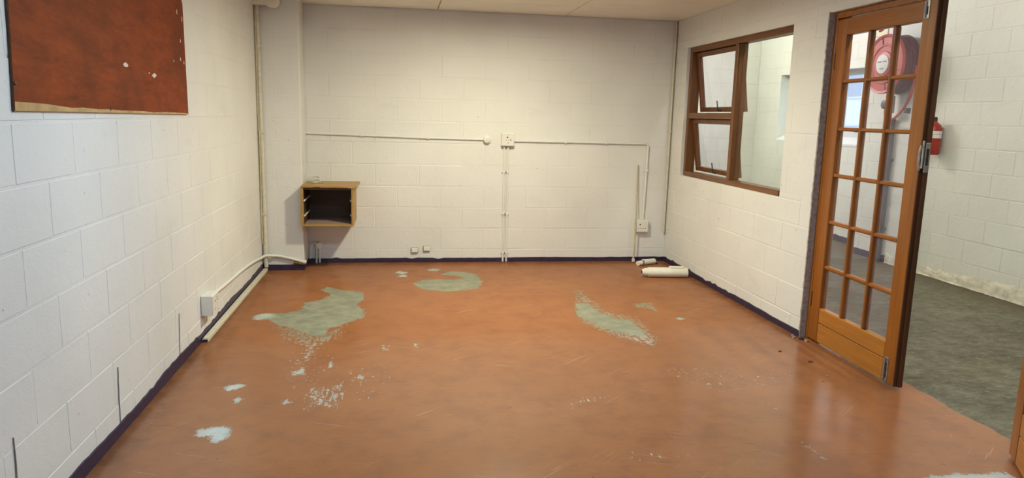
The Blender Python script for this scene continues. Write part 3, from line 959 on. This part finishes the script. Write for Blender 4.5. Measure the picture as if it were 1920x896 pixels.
# ================================================================== corridor window and what stands outside
cw = thing('window_2', 'bright outside window in the corridor with white frame and deep sill', 'window', (XC2, 0, 0), kind='structure')
a0, a1, b0, b1 = CW
m = MB()
FX0, FX1 = 0.15, 0.20
m.box(FX0, FX1, a0, a1, b0 + 0.09, b0 + 0.17); m.box(FX0, FX1, a0, a1, b1 - 0.06, b1); m.box(FX0, FX1, a0, a0 + 0.05, b0 + .17, b1 - .06); m.box(FX0, FX1, a1 - 0.05, a1, b0 + .17, b1 - .06)
m.build('window_frame', M['alu'], cw)
for yy in (1.55, 2.2):
    MB().box(FX0, FX1, yy - 0.025, yy + 0.025, b0 + .17, b1 - .06).build('mullion', M['alu'], cw)
for ya, yb in ((a0 + .05, 1.525), (1.575, 2.175), (2.225, a1 - .05)):
    MB().box(0.172, 0.178, ya, yb, b0 + .17, b1 - .06).build('pane', M['glass_clear'], cw)
MB().prism([(-0.006, b0 - .012), (0.20, b0), (0.20, b0 + 0.09), (0.15, b0 + .09), (-0.006, b0 + 0.012)], lambda a, b, d: (a, d, b), a0, a1).build('window_sill', M['sill'], cw)
MB().box(0.135, 0.15, 1.17, 1.23, b0 + .155, b0 + .185, .004).build('handle', M['black'], cw)

gr = MB().box(6.9, 45, -20, 30, -0.6, -0.5).build('ground', M['tar'])
tag(gr, 'grey paving outside the corridor window', 'ground', kind='structure')
bd = thing('office_building', 'pale building with small windows far outside the corridor window', 'building', (19, 8, -0.5))
MB().box(0, 6, -9, 22, 0, 4.6).build('facade', M['facade'], bd)
MB().box(-0.25, 6.2, -9.2, 22.2, 4.6, 4.85).build('roof', M['alu'], bd)
for yy in (-6.5, -3.5, -.5, 2.5, 5.5, 8.5, 11.5, 14.5, 17.5):
    for zz in (0.9, 2.9):
        f_ = MB().box(-0.05, 0.04, yy, yy + 1.3, zz, zz + 1.0).build('window_frame', M['alu'], bd)
        MB().box(-0.06, -0.04, yy + .08, yy + 1.22, zz + .08, zz + .92).build('pane', M['facade_win'], f_)

# ================================================================== plywood board on the left wall
bo = thing('plywood_board', 'large reddish brown plywood board fixed high on the left wall', 'board', (0, -3.375, 1.36))
out = [(-0.953, 0.016), (0.940, 0.0), (0.928, 0.600), (0.915, 0.618), (-0.930, 0.640), (-0.938, 0.30)]
MB().prism(out, lambda a, b, d: (d, a, b), 0.002, 0.0095).build('panel', M['board'], bo)
edge = [(-0.953, 0.016), (0.940, 0.0), (0.937, 0.006), (0.55, 0.013), (0.35, 0.011), (0.20, 0.017), (-0.08, 0.019), (-0.20, 0.024), (-0.32, 0.023), (-0.45, 0.029), (-0.55, 0.027), (-0.75, 0.039), (-0.951, 0.044)]
MB().prism(edge, lambda a, b, d: (d, a, b), 0.0093, 0.0108).build('raw_edge', M['rawwood'], bo)['label'] = 'pale raw plywood edge where the veneer has split off'
MB().prism([(-0.956, 0.012), (-0.953, 0.016), (-0.938, 0.30), (-0.930, 0.64), (-0.935, 0.64), (-0.942, 0.26)], lambda a, b, d: (d, a, b), 0.002, 0.0085).build('side_edge', M['cab_in'], bo)
rnd = random.Random(3)
for (yy, zz, w_, h_) in ((-2.475, 1.875, .013, .030), (-2.56, 1.905, .012, .024), (-2.52, 1.755, .012, .022), (-2.535, 1.655, .012, .018), (-2.475, 1.640, .012, .020), (-2.66, 1.640, .008, .012),
                        (-3.36, 1.575, .044, .020), (-2.985, 1.548, .062, .020), (-3.06, 1.556, .020, .008)):
    poly = [(yy + 3.375 + w_ / 2 * math.cos(k * math.pi / 4) * rnd.uniform(.6, 1.45), zz - 1.36 + h_ / 2 * math.sin(k * math.pi / 4) * rnd.uniform(.6, 1.45)) for k in range(8)]
    MB().prism(poly, lambda a, b, d: (d, a, b), 0.0094, 0.0101).build('paint_fleck', M['fleck'], bo)
for yy, zz in ((-0.19, .024), (-0.955, .10)):
    MB().lathe([(0.0, 0.006), (0.003, 0.006), (0.004, 0.003)], (0.0093, yy if yy > -.9 else -.94, zz), 0, 8).build('nail', M['black'], bo)

# ================================================================== cabinet shell on the back wall
cb = thing('open_cabinet', 'small wooden drawer cabinet shell without drawers mounted in the pillar corner', 'cabinet', (0.354, 0, 0.412))
CWd, CD, CH = 0.438, 0.45, 0.335
MB().box(-0.000, CWd + 0.035, -CD - 0.008, -0.004, CH, CH + 0.018, 0.003).build('top', M['cab'], cb)
MB().box(0.0, 0.018, -CD, -0.004, 0, CH, 0.002).build('side', M['cab'], cb)
MB().box(CWd - 0.018, CWd, -CD, -0.004, 0, CH, 0.002).build('side', M['cab'], cb)
MB().box(0.018, CWd - 0.018, -CD, -0.004, 0, 0.016, 0.002).build('bottom', M['cab'], cb)
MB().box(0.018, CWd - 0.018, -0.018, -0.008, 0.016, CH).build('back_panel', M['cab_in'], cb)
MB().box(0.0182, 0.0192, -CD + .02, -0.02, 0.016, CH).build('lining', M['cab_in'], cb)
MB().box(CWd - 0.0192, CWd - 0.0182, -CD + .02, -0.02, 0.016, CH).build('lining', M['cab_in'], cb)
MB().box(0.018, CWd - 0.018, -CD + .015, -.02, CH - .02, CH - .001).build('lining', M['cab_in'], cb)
MB().box(0.020, CWd - 0.020, -CD + 0.03, -0.03, 0.0162, 0.019, 0.001).build('base_lining', M['cab_base'], cb)['label'] = 'pinkish lining of the cabinet bottom'
for zz in (0.085, 0.215):
    for s_ in (0, 1):
        xa = 0.0195 if s_ == 0 else CWd - 0.0305
        r_ = MB().box(xa, xa + 0.011, -CD + 0.006 if s_ == 0 else -CD + 0.02, -0.05, zz, zz + 0.014, 0.002).build('drawer_runner', M['pvc'], cb)
# worn chips on the front edge of the top
MB().box(0.10, 0.16, -CD - 0.0095, -CD - 0.007, CH + .002, CH + .008).build('chip', M['cab_in'], cb)
MB().box(CWd - 0.05, CWd + 0.01, -CD - 0.0095, -CD - 0.007, CH - .0, CH + .006).build('chip', M['rawwood'], cb)
# loop of wire on top
pts = []
for i in range(46):
    t = i / 45
    a = t * 2 * math.pi * 2.6
    r_ = 0.045 - 0.012 * t
    pts.append((0.43 + r_ * math.cos(a) * 1.15 + 0.03 * t, -0.20 + r_ * math.sin(a), 0.770 + 0.030 * (1 - t) * (0.5 + 0.5 * math.sin(a * 0.7 + 1)) + 0.022 * (1 - t) * (0.5 + 0.5 * math.sin(a))))
pts += [(0.515, -0.21, 0.772), (0.53, -0.24, 0.770)]
tag(MB().tube(pts, 0.0048, 6).build('cable_coil', M['cable']), 'small coil of thin pale cable lying on the open cabinet', 'cable')

# ================================================================== sockets, boxes and conduits
def socket(name, label, loc, rz, w, h, depth, pins, group=None):
    """face looks along local -y; origin at the wall, centre of the box"""
    s = thing(name, label, 'socket', loc, rz, group)
    MB().box(-w / 2, w / 2, -depth, -0.001, -h / 2, h / 2, 0.004).build('back_box', M['socket'], s)
    p = MB().box(-w / 2 + 0.003, w / 2 - 0.003, -depth - 0.006, -depth + 0.001, -h / 2 + 0.003, h / 2 - 0.003, 0.003).build('face_plate', M['socket'], s)
    for (px, pz, r_) in pins:
        MB().lathe([(-0.0006, r_), (0.0, r_)], (px, -depth - 0.0062, pz), 1, 10).build('pin_hole', M['hole'], p)
    return s, p
s1, p1 = socket('wall_socket', 'square cream wall socket at chest height in the middle of the back wall', (2.192, 0, 1.174), 0, 0.124, 0.120, 0.048,
                [(-0.006, 0.022, .007), (0.003, 0.046, .0035), (-.018, -.003, .0035), (.003, -.003, .0035), (.026, -.003, .0055), (.003, -.030, .0035)])
MB().box(0.018, 0.034, -0.058, -0.0535, 0.006, 0.026, 0.002).build('rocker_switch', M['socket'], p1)
s2, p2 = socket('wall_socket', 'square cream wall socket low on the back wall near the right corner', (3.545, 0, 0.358), 0, 0.128, 0.122, 0.052,
                [(-0.022, 0.016, .007), (-.040, -.022, .0045), (-.014, -.022, .0045), (.012, -.022, .0045), (.034, -.022, .0045)])
MB().box(0.018, 0.038, -0.062, -0.0575, 0.008, 0.030, 0.002).build('rocker_switch', M['socket'], p2)
s3, p3 = socket('wall_socket', 'white wall socket box low on the left wall with a conduit behind it', (0, -2.27, 0.215), math.pi / 2, 0.150, 0.125, 0.065,
                [(-0.02, 0.02, .006), (.03, .02, .006), (.03, 0.036, .005), (-.02, -.03, .004), (.045, -.045, .004)])
def conduit(name, label, pts, r, mat, clips=(), group=None, seg=10):
    c = thing(name, label, 'conduit', pts[0], 0, group)
    o0 = Vector(pts[0])
    MB().tube([Vector(p) - o0 for p in pts], r, seg).build('tube', M[mat], c)
    for (px, py, pz, ax) in clips:
        q = Vector((px, py, pz)) - o0
        w_ = 0.010
        b = MB()
        if ax == 'x':       # conduit runs in x, on the back wall
            b.box(q.x - w_, q.x + w_, q.y - r * 1.25, q.y + r, q.z - r * 1.3, q.z + r * 1.3, .002)
            b.box(q.x - w_ * .6, q.x + w_ * .6, q.y + r * .4, q.y + r, q.z - r * 2.2, q.z + r * 2.2)
        else:
            b.box(q.x - r * 1.3, q.x + r * 1.3, q.y - r * 1.25, q.y + r, q.z - w_, q.z + w_, .002)
            b.box(q.x - r * 2.2, q.x + r * 2.2, q.y + r * .4, q.y + r, q.z - w_ * .6, q.z + w_ * .6)
        b.build('saddle_clip', M[mat], c)
    return c
R1 = 0.0095
conduit('conduit', 'thin level conduit from the pillar to the round junction box', [(0.352, -R1 - .003, 1.197), (0.9, -R1 - .003, 1.186), (1.4, -R1 - .003, 1.175), (1.97, -R1 - .003, 1.170)], R1, 'conduit',
        [(0.85, -R1 - .003, 1.187, 'x'), (1.45, -R1 - .003, 1.174, 'x')])
jb = thing('junction_box', 'small round cream junction box on the back wall beside the socket', 'junction box', (1.997, 0, 1.173))
MB().lathe([(-0.001, .034), (-0.028, .034), (-0.030, .032)], (0, 0, 0), 1, 24).build('box', M['socket'], jb)
MB().lathe([(-0.030, .035), (-0.036, .034), (-0.038, .030)], (0, 0, 0), 1, 24).build('lid', M['socket'], jb)
bend = [(3.545 + 0.03 * math.sin(a), -R1 - .003, 1.130 + 0.03 * math.cos(a)) for a in [k * math.pi / 2 / 5 for k in range(6)]]
conduit('conduit', 'cream conduit running right from the socket and bending down to the low socket', [(2.256, -R1 - .003, 1.163), (2.9, -R1 - .003, 1.162), (3.3, -R1 - .003, 1.160)] + bend + [(3.570, -R1 - .003, 0.8), (3.562, -R1 - .003, 0.421)], R1 * 1.15, 'conduit',
        [(2.752, -R1 - .003, 1.162, 'x'), (3.148, -R1 - .003, 1.161, 'x'), (3.571, -R1 - .003, 0.90, 'z')])
conduit('conduit', 'left one of the paired upright conduits under the chest-high socket', [(2.164, -R1 - .003, 1.112), (2.168, -R1 - .003, 0.5), (2.173, -R1 - .003, 0.004)], R1, 'conduit',
        [(2.165, -R1 - .003, .87, 'z'), (2.169, -R1 - .003, .47, 'z'), (2.172, -R1 - .003, .09, 'z')])
conduit('conduit', 'right one of the paired upright conduits under the chest-high socket', [(2.200, -R1 - .003, 1.112), (2.203, -R1 - .003, 0.5), (2.206, -R1 - .003, 0.004)], R1, 'conduit',
        [(2.201, -R1 - .003, .87, 'z'), (2.204, -R1 - .003, .47, 'z'), (2.206, -R1 - .003, .09, 'z')])
# loose strip leaning over the wall beside the low socket
st = thing('trunking_strip', 'narrow yellowed strip of loose trunking standing beside the low socket', 'trunking', (3.466, -.012, 0.006))
MB().tube([(0, -0.062, 0.03), (0.004, -0.060, 0.3), (0.008, -.035, 0.6), (0.014, -0.004, 0.95)], 0.0088, 4).build('strip', M['wire'], st)
MB().box(-0.013, 0.013, -0.072, -0.050, 0.0, 0.032, 0.003).build('end_foot', M['socket'], st)
# thin conduit in the right far corner
conduit('conduit', 'thin upright conduit in the far right corner that ends above the skirting', [(W - 0.020, -0.022, H - .004), (W - 0.022, -0.022, 1.3), (W - 0.026, -0.022, 0.291)], 0.010, 'trunk',
        [(W - 0.022, -0.022, 1.28, 'z')])
tag(MB().tube([(W - 0.0105, -0.012, H - .006), (W - 0.0115, -0.012, 1.75), (W - 0.0095, -0.012, 1.3), (W - .012, -.012, .85)], 0.0042, 6).build('cable', M['wire']),
    'thin brown cable in the far right corner beside the conduit', 'cable')
# pair of blank plates just above the skirting
for x, z, lab in ((1.328, 0.118, 'left small blank plate low on the back wall above the skirting'), (1.442, 0.133, 'right small blank plate low on the back wall above the skirting')):
    b_ = thing('blank_plate', lab, 'wall plate', (x, 0, z), 0, 'blank plates above the back skirting')
    MB().box(-0.031, 0.031, -0.022, -0.001, -0.022, 0.022, .002).build('box', M['socket'], b_)
    MB().box(-0.0345, 0.0345, -0.010, -0.0012, -0.0255, 0.0255, .002).build('gap_outline', M['crack'], b_)  # dark frame added to draw the shaded gap round the plate
    MB().box(-0.028, 0.028, -0.0255, -0.022, -0.019, 0.019, .002).build('cover', M['pvc'], b_)
    MB().box(-.034, -.0305, -.012, -.002, -.024, .020).build('side_gap', M['crack'], b_) if x < 1.4 else MB().box(.0305, .034, -.012, -.002, -.024, .024).build('side_gap', M['crack'], b_)

# ------------------------------------------------ left corner pipes
vp = thing('corner_conduit', 'cream upright conduit in the corner between left wall and pillar', 'conduit', (0.024, PY - .026, 0))
MB().tube([(0.006, 0, 0.035), (0.002, 0, 1.0), (-.002, 0, 1.6), (-.004, 0, 2.25)], 0.019, 12).build('tube', M['trunk'], vp)
for zz in (.5, 1.2, 1.9):
    MB().box(-0.022, 0.024, -0.021, 0.022, zz - .01, zz + .01, .003).build('saddle_clip', M['trunk'], vp)
tag(MB().tube([(0.011, PY - .055, 2.22), (0.010, PY - .058, 1.4), (0.016, PY - .06, 1.1), (0.010, PY - .056, 0.25)], 0.0055, 8).build('cable', M['wire']), 'thin dark cable beside the corner conduit at the left wall', 'cable')
hp = thing('overhead_pipe', 'fat white plastic pipe elbow under the ceiling by the pillar', 'pipe', (0.0, PY - 0.075, 2.285))
MB().tube([(-0.006, 0, 0.002), (0.135, 0, 0.0)], 0.046, 20).build('pipe', M['pvc'], hp)
MB().tube([(0.125, 0, -.004), (0.150, -.003, -.008), (0.175, -.005, -.012), (0.195, -.007, -.014), (0.208, -.008, -.015), (0.214, -.008, -.015)], [0.052, 0.056, 0.054, 0.044, 0.028, 0.010], 20).build('elbow', M['pvc'], hp)
MB().tube([(0.075, -.012, 0.026), (0.075, -.012, 0.034)], 0.03, 16).build('cap', M['pvc'], hp)

# conduit from the left socket along the wall, round the corner and down the pillar
path = bez([(0.014, -2.18, 0.232), (0.014, -1.75, 0.215), (0.014, -1.25, 0.200), (0.014, -0.85, 0.178), (0.016, -0.55, 0.150), (0.036, PY - .066, 0.143), (0.085, PY - .045, 0.139), (0.13, PY - .018, 0.132), (0.25, PY - .018, 0.105), (0.345, PY - .020, 0.080), (0.367, PY - .012, 0.078)], 6)
cc = conduit('conduit', 'pale conduit curving from the left wall socket round onto the pillar', path, 0.0125, 'conduit')
o0 = Vector(path[0])
MB().tube([Vector((0.335, PY - .020, 0.082)) - o0, Vector((0.372, PY - .018, 0.074)) - o0], 0.0165, 12).build('coupling', M['conduit'], cc)
MB().tube([Vector((0.345, PY - .020, 0.078)) - o0, Vector((0.318, PY - .022, 0.06)) - o0], 0.009, 10).build('brass_end', M['brass'], cc)
tag(MB().tube([(0.265, PY - .012, 0.071), (0.300, PY - .02, 0.068)], 0.012, 10).build('brass_stub', M['brass']), 'short brass pipe stub low on the pillar', 'pipe')
# looped pipe and round box beside the pillar foot
lp = thing('pipe_loop', 'grey pipe bent over in a loop at the pillar foot', 'pipe', (0.40, -.03, 0))
MB().tube(bez([(-0.030, -.03, 0.05), (-0.022, -.02, 0.14), (-0.004, 0, 0.186), (0.018, 0, 0.186), (0.026, 0, 0.15), (0.024, 0, 0.002)], 6), 0.0095, 10).build('tube', M['trunk'], lp)
rj = thing('junction_box', 'round pale junction box with a stub conduit at the pillar foot', 'junction box', (0.452, 0, 0.168))
MB().lathe([(-0.001, .030), (-0.026, .030), (-0.028, .028)], (0, 0, 0), 1, 24).build('box', M['socket'], rj)
MB().lathe([(-0.028, .031), (-0.034, .030)], (0, 0, 0), 1, 24).build('lid', M['socket'], rj)
MB().tube([(0, -.013, -.028), (0, -.013, -.164)], 0.0095, 10).build('stub_conduit', M['conduit'], rj)

# trunking lying along the foot of the left wall
tk = thing('floor_trunking', 'cream trunking strip lying along the foot of the left wall', 'trunking', (0.028, -1.34, 0))
MB().box(-0.019, 0.017, -1.04, 0.985, 0.0, 0.022, 0.003).build('channel', M['trunk'], tk)
MB().box(-0.016, 0.019, -1.035, 0.985, 0.0222, 0.026, 0.001).build('lid', M['trunk'], tk)
MB().box(-0.014, 0.012, -1.0415, -1.038, 0.003, 0.018).build('open_end', M['hole'], tk)

# ------------------------------------------------ white pieces on the floor in the right far corner
t1 = thing('tube_fitting', 'long white plastic tube fitting lying on the floor in the right far corner', 'fitting', (3.54, -0.735, 0.0), -0.10)
def half_round(x0, x1, r, h, nseg=14):
    # flattened round section: (y,z)
    return [(r * math.cos(a), h / 2 + h / 2 * math.sin(a)) for a in [2 * math.pi * k / (nseg * 2) for k in range(nseg * 2)]]
sec = half_round(0, 0, 0.05, 0.088)
MB().prism(sec, lambda a, b, d: (d, a, b), -0.150, 0.205).build('tube', M['pvc'], t1)
sec2 = [(a * .82, 0.008 + b * .82) for a, b in sec]
MB().prism(sec2, lambda a, b, d: (d, a, b), -0.185, -0.150).build('neck', M['pvc'], t1)
MB().prism([(a * .62, 0.017 + b * .60) for a, b in sec], lambda a, b, d: (d, a, b), -0.205, -0.185).build('end_plug', M['socket'], t1)
MB().prism([(a * .45, 0.025 + b * .42) for a, b in sec], lambda a, b, d: (d, a, b), -0.2065, -0.2045).build('opening', M['hole'], t1)
MB().box(0.045, 0.175, -0.025, 0.032, 0.084, 0.098, 0.004).build('flat_lug', M['pvc'], t1)
t2 = thing('tube_fitting', 'short white plastic tube fitting lying behind the long one', 'fitting', (3.555, -0.195, 0.0), 0.42)
MB().prism([(a * .62, b * .62) for a, b in sec], lambda a, b, d: (d, a, b), -0.02, 0.105).build('tube', M['pvc'], t2)
MB().prism([(a * .66, b * .66) for a, b in sec], lambda a, b, d: (d, a, b), -0.036, -0.02).build('collar', M['socket'], t2)
MB().prism([(a * .50, .006 + b * .50) for a, b in sec], lambda a, b, d: (d, a, b), -0.062, -0.036).build('neck', M['ink'], t2)
MB().prism([(a * .56, b * .52) for a, b in sec], lambda a, b, d: (d, a, b), -0.105, -0.062).build('end_piece', M['pvc'], t2)
rnd = random.Random(31)
poly = [(3.68 + .014 * math.cos(k) * rnd.uniform(.6, 1.1), -.16 + .02 * math.sin(k) * rnd.uniform(.6, 1.1)) for k in range(6)]
tag(MB().prism(poly, lambda a, b, d: (a, b, d), 0, .012).build('dirt_lump', M['dirt']), 'dark lump of dirt in the far right floor corner', 'dirt')

# ================================================================== corridor: hose reel, sign, pipe, extinguisher
RC = Vector((5.88, -0.165, 1.985))
hr = thing('hose_reel', 'red fire hose reel with wound hose on the corridor wall', 'hose reel', (XC1, RC.y, RC.z))
def rel(x): return x - XC1
MB().lathe([(rel(5.905), .285), (rel(5.885), .288), (rel(5.872), .283), (rel(5.876), .262), (rel(5.884), .255), (rel(5.884), .195), (rel(5.876), .188), (rel(5.876), .178), (rel(5.884), .172), (rel(5.884), .125), (rel(5.872), .118), (rel(5.866), .10)], (0, 0, 0), 0, 48).build('front_disc', M['reel'], hr)
fd = hr.children[0]
MB().lathe([(rel(5.8665), .092), (rel(5.860), .092), (rel(5.859), .088)], (0, 0, 0), 0, 32).build('label_disc', M['label'], fd)['label'] = 'round white printed label'
for a in (0.5, 2.6, 4.7):
    c_, s_ = math.cos(a), math.sin(a)
    MB().box(rel(5.8575), rel(5.859), c_ * .045 - .03, c_ * .045 + .03, s_ * .045 - .006, s_ * .045 + .006).build('print_line', M['ink'], fd)
for k in range(6):
    a = k * math.pi / 3 + .3
    MB().tube([(rel(5.880), .19 * math.cos(a), .19 * math.sin(a)), (rel(5.878), .27 * math.cos(a), .27 * math.sin(a))], .0035, 6).build('rib', M['hose'], fd)
MB().lathe([(rel(6.075), .275), (rel(6.065), .285), (rel(6.055), .275)], (0, 0, 0), 0, 48).build('back_disc', M['grey_pipe'], hr)
hp_ = []
nr = 6
pts = []
for i in range(nr * 28):
    t = i / 28
    a = t * 2 * math.pi
    layer = 0.262 + .004 * math.sin(t * 2.3)
    pts.append((rel(5.917) + 0.025 * t * 1.0, layer * math.cos(a), layer * math.sin(a)))
MB().tube(pts, 0.0135, 8).build('hose', M['hose'], hr)
MB().lathe([(rel(5.906), .235), (rel(6.054), .235)], (0, 0, 0), 0, 40).build('drum', M['hose'], hr)
MB().lathe([(rel(6.076), .06), (-0.001, .075)], (0, 0, 0), 0, 20).build('wall_bracket', M['grey_pipe'], hr)
MB().tube(bez([(rel(6.03), -.262, -.02), (rel(6.03), -.262, -.16), (rel(6.03), -.215, -.33), (rel(6.02), -.12, -.47), (rel(6.02), .0, -.535), (rel(6.03), .10, -.50), (rel(6.04), .13, -.42)], 8), 0.0135, 8).build('hose_tail', M['reel'], hr)
MB().tube([(rel(6.03), -.215, -.42), (rel(6.03), -.21, -.47)], 0.03, 10).build('nozzle_clip', M['grey_pipe'], hr)
vb = MB()
vb.tube([(rel(6.06), .075, -.30), (rel(6.06), .075, -.47)], .034, 12); vb.tube([(rel(6.06), .075, -.385), (rel(5.99), .075, -.385)], .024, 12)
vo = vb.build('valve', M['steel'], hr)
MB().lathe([(0, .04), (-.012, .045), (-.02, .035)], (rel(5.99), .075, -.385), 0, 16).build('handwheel', M['grey_pipe'], vo)
MB().tube([(rel(6.05), .075, -.31), (rel(6.05), .03, -.20), (rel(6.06), .0, -.05)], .016, 10).build('feed_pipe', M['steel'], hr)
wp = thing('water_pipe', 'dark grey upright water pipe on the corridor wall below the hose reel', 'pipe', (XC1 - 0.032, -0.092, 0))
MB().tube([(0, 0, 0.002), (0, 0.0, 0.75), (0, 0.002, 1.46)], 0.026, 12).build('pipe', M['grey_pipe'], wp)
for zz in (.35, 1.05):
    MB().box(-0.005, 0.031, -0.036, 0.036, zz - .014, zz + .014, .003).build('bracket', M['grey_pipe'], wp)
sg = thing('fire_sign', 'pale yellow sign with a red mark above the hose reel', 'sign', (XC1, 0.27, 2.40))
MB().box(-0.008, -0.001, -0.10, 0.10, -0.10, 0.10, .001).build('plate', M['sign_y'], sg)
MB().tube(bez([(-0.009, 0.035, 0.045), (-0.009, -0.01, 0.06), (-0.009, -0.045, 0.02), (-0.009, -0.03, -0.025), (-0.009, 0.03, -0.045)], 6), 0.012, 8).build('mark', M['red'], sg)
ex = thing('fire_extinguisher', 'red fire extinguisher with white label hanging past the door edge', 'extinguisher', (XC1 - 0.085, -0.745, 1.14))
MB().lathe([(0.0, .062), (0.012, .070), (0.235, .070), (0.268, .058), (0.290, .030), (0.305, .020)], (0, 0, 0), 2, 28).build('cylinder', M['red'], ex)
MB().lathe([(0.150, .0708), (0.215, .0708)], (0, 0, 0), 2, 28).build('label_band', M['label'], ex)
MB().lathe([(0.182, .0712), (0.186, .0712)], (0, 0, 0), 2, 28).build('label_line', M['ink'], ex)
hd = MB().box(-.016, .016, -.02, .02, .303, .335, .004).build('valve_head', M['black'], ex)
MB().box(-.010, .010, -.02, .085, .333, .343, .003).build('lever', M['black'], hd)
MB().tube(bez([(-.016, .0, .318), (-.06, .04, .30), (-.078, .05, .22), (-.076, .045, .06)], 6), .008, 8).build('hose', M['black'], ex)
MB().box(.065, .084, -.025, .025, .08, .25, .003).build('wall_hook', M['steel'], ex)

# ================================================================== lamps and added fill panel
cl = thing('ceiling_light', 'round warm panel lamp on the ceiling over the back half of the room', 'lamp', (1.97, -1.76, H))
MB().lathe([(-0.001, .125), (-0.026, .125), (-0.030, .118), (-.030, .112), (-.022, .110)], (0, 0, 0), 2, 40).build('rim', M['alu'], cl)
MB().lathe([(-0.0225, .110), (-0.0245, .110)], (0, 0, 0), 2, 16).build('diffuser', M['lamp_warm'], cl)
def batten(label, loc, along, length, mat, group=None):
    b = thing('tube_light', label, 'lamp', loc, 0 if along == 'x' else math.pi / 2, group)
    MB().box(-length / 2, length / 2, -.04, .04, -.05, -.001, .006).build('body', M['alu'], b)
    for s_ in (-1, 1):
        MB().box(s_ * length / 2 - .02, s_ * length / 2 + .02, -.02, .02, -.095, -.051, .004).build('holder', M['pvc'], b)
    MB().tube([(-length / 2 + .02, 0, -.075), (length / 2 - .02, 0, -.075)], .018, 8).build('tube', M[mat], b)
pl = thing('fill_panel', 'added cool white fill panel on the ceiling in place of daylight', 'lamp', (1.70, -4.0, H))  # unseen panel added to brighten the front of the room
MB().box(-.62, .62, -.17, .17, -.03, -.001, .004).build('rim', M['alu'], pl)
MB().box(-.60, .60, -.15, .15, -.032, -.0302).build('diffuser', M['fill_cool'], pl)
batten('corridor tube lamp near the outside window', (4.35, 1.7, HC + .05), 'y', 1.5, 'lamp_corr', 'corridor tube lamps')
batten('corridor tube lamp beyond the French doors', (4.35, -3.2, HC + .05), 'y', 1.5, 'lamp_corr2', 'corridor tube lamps')
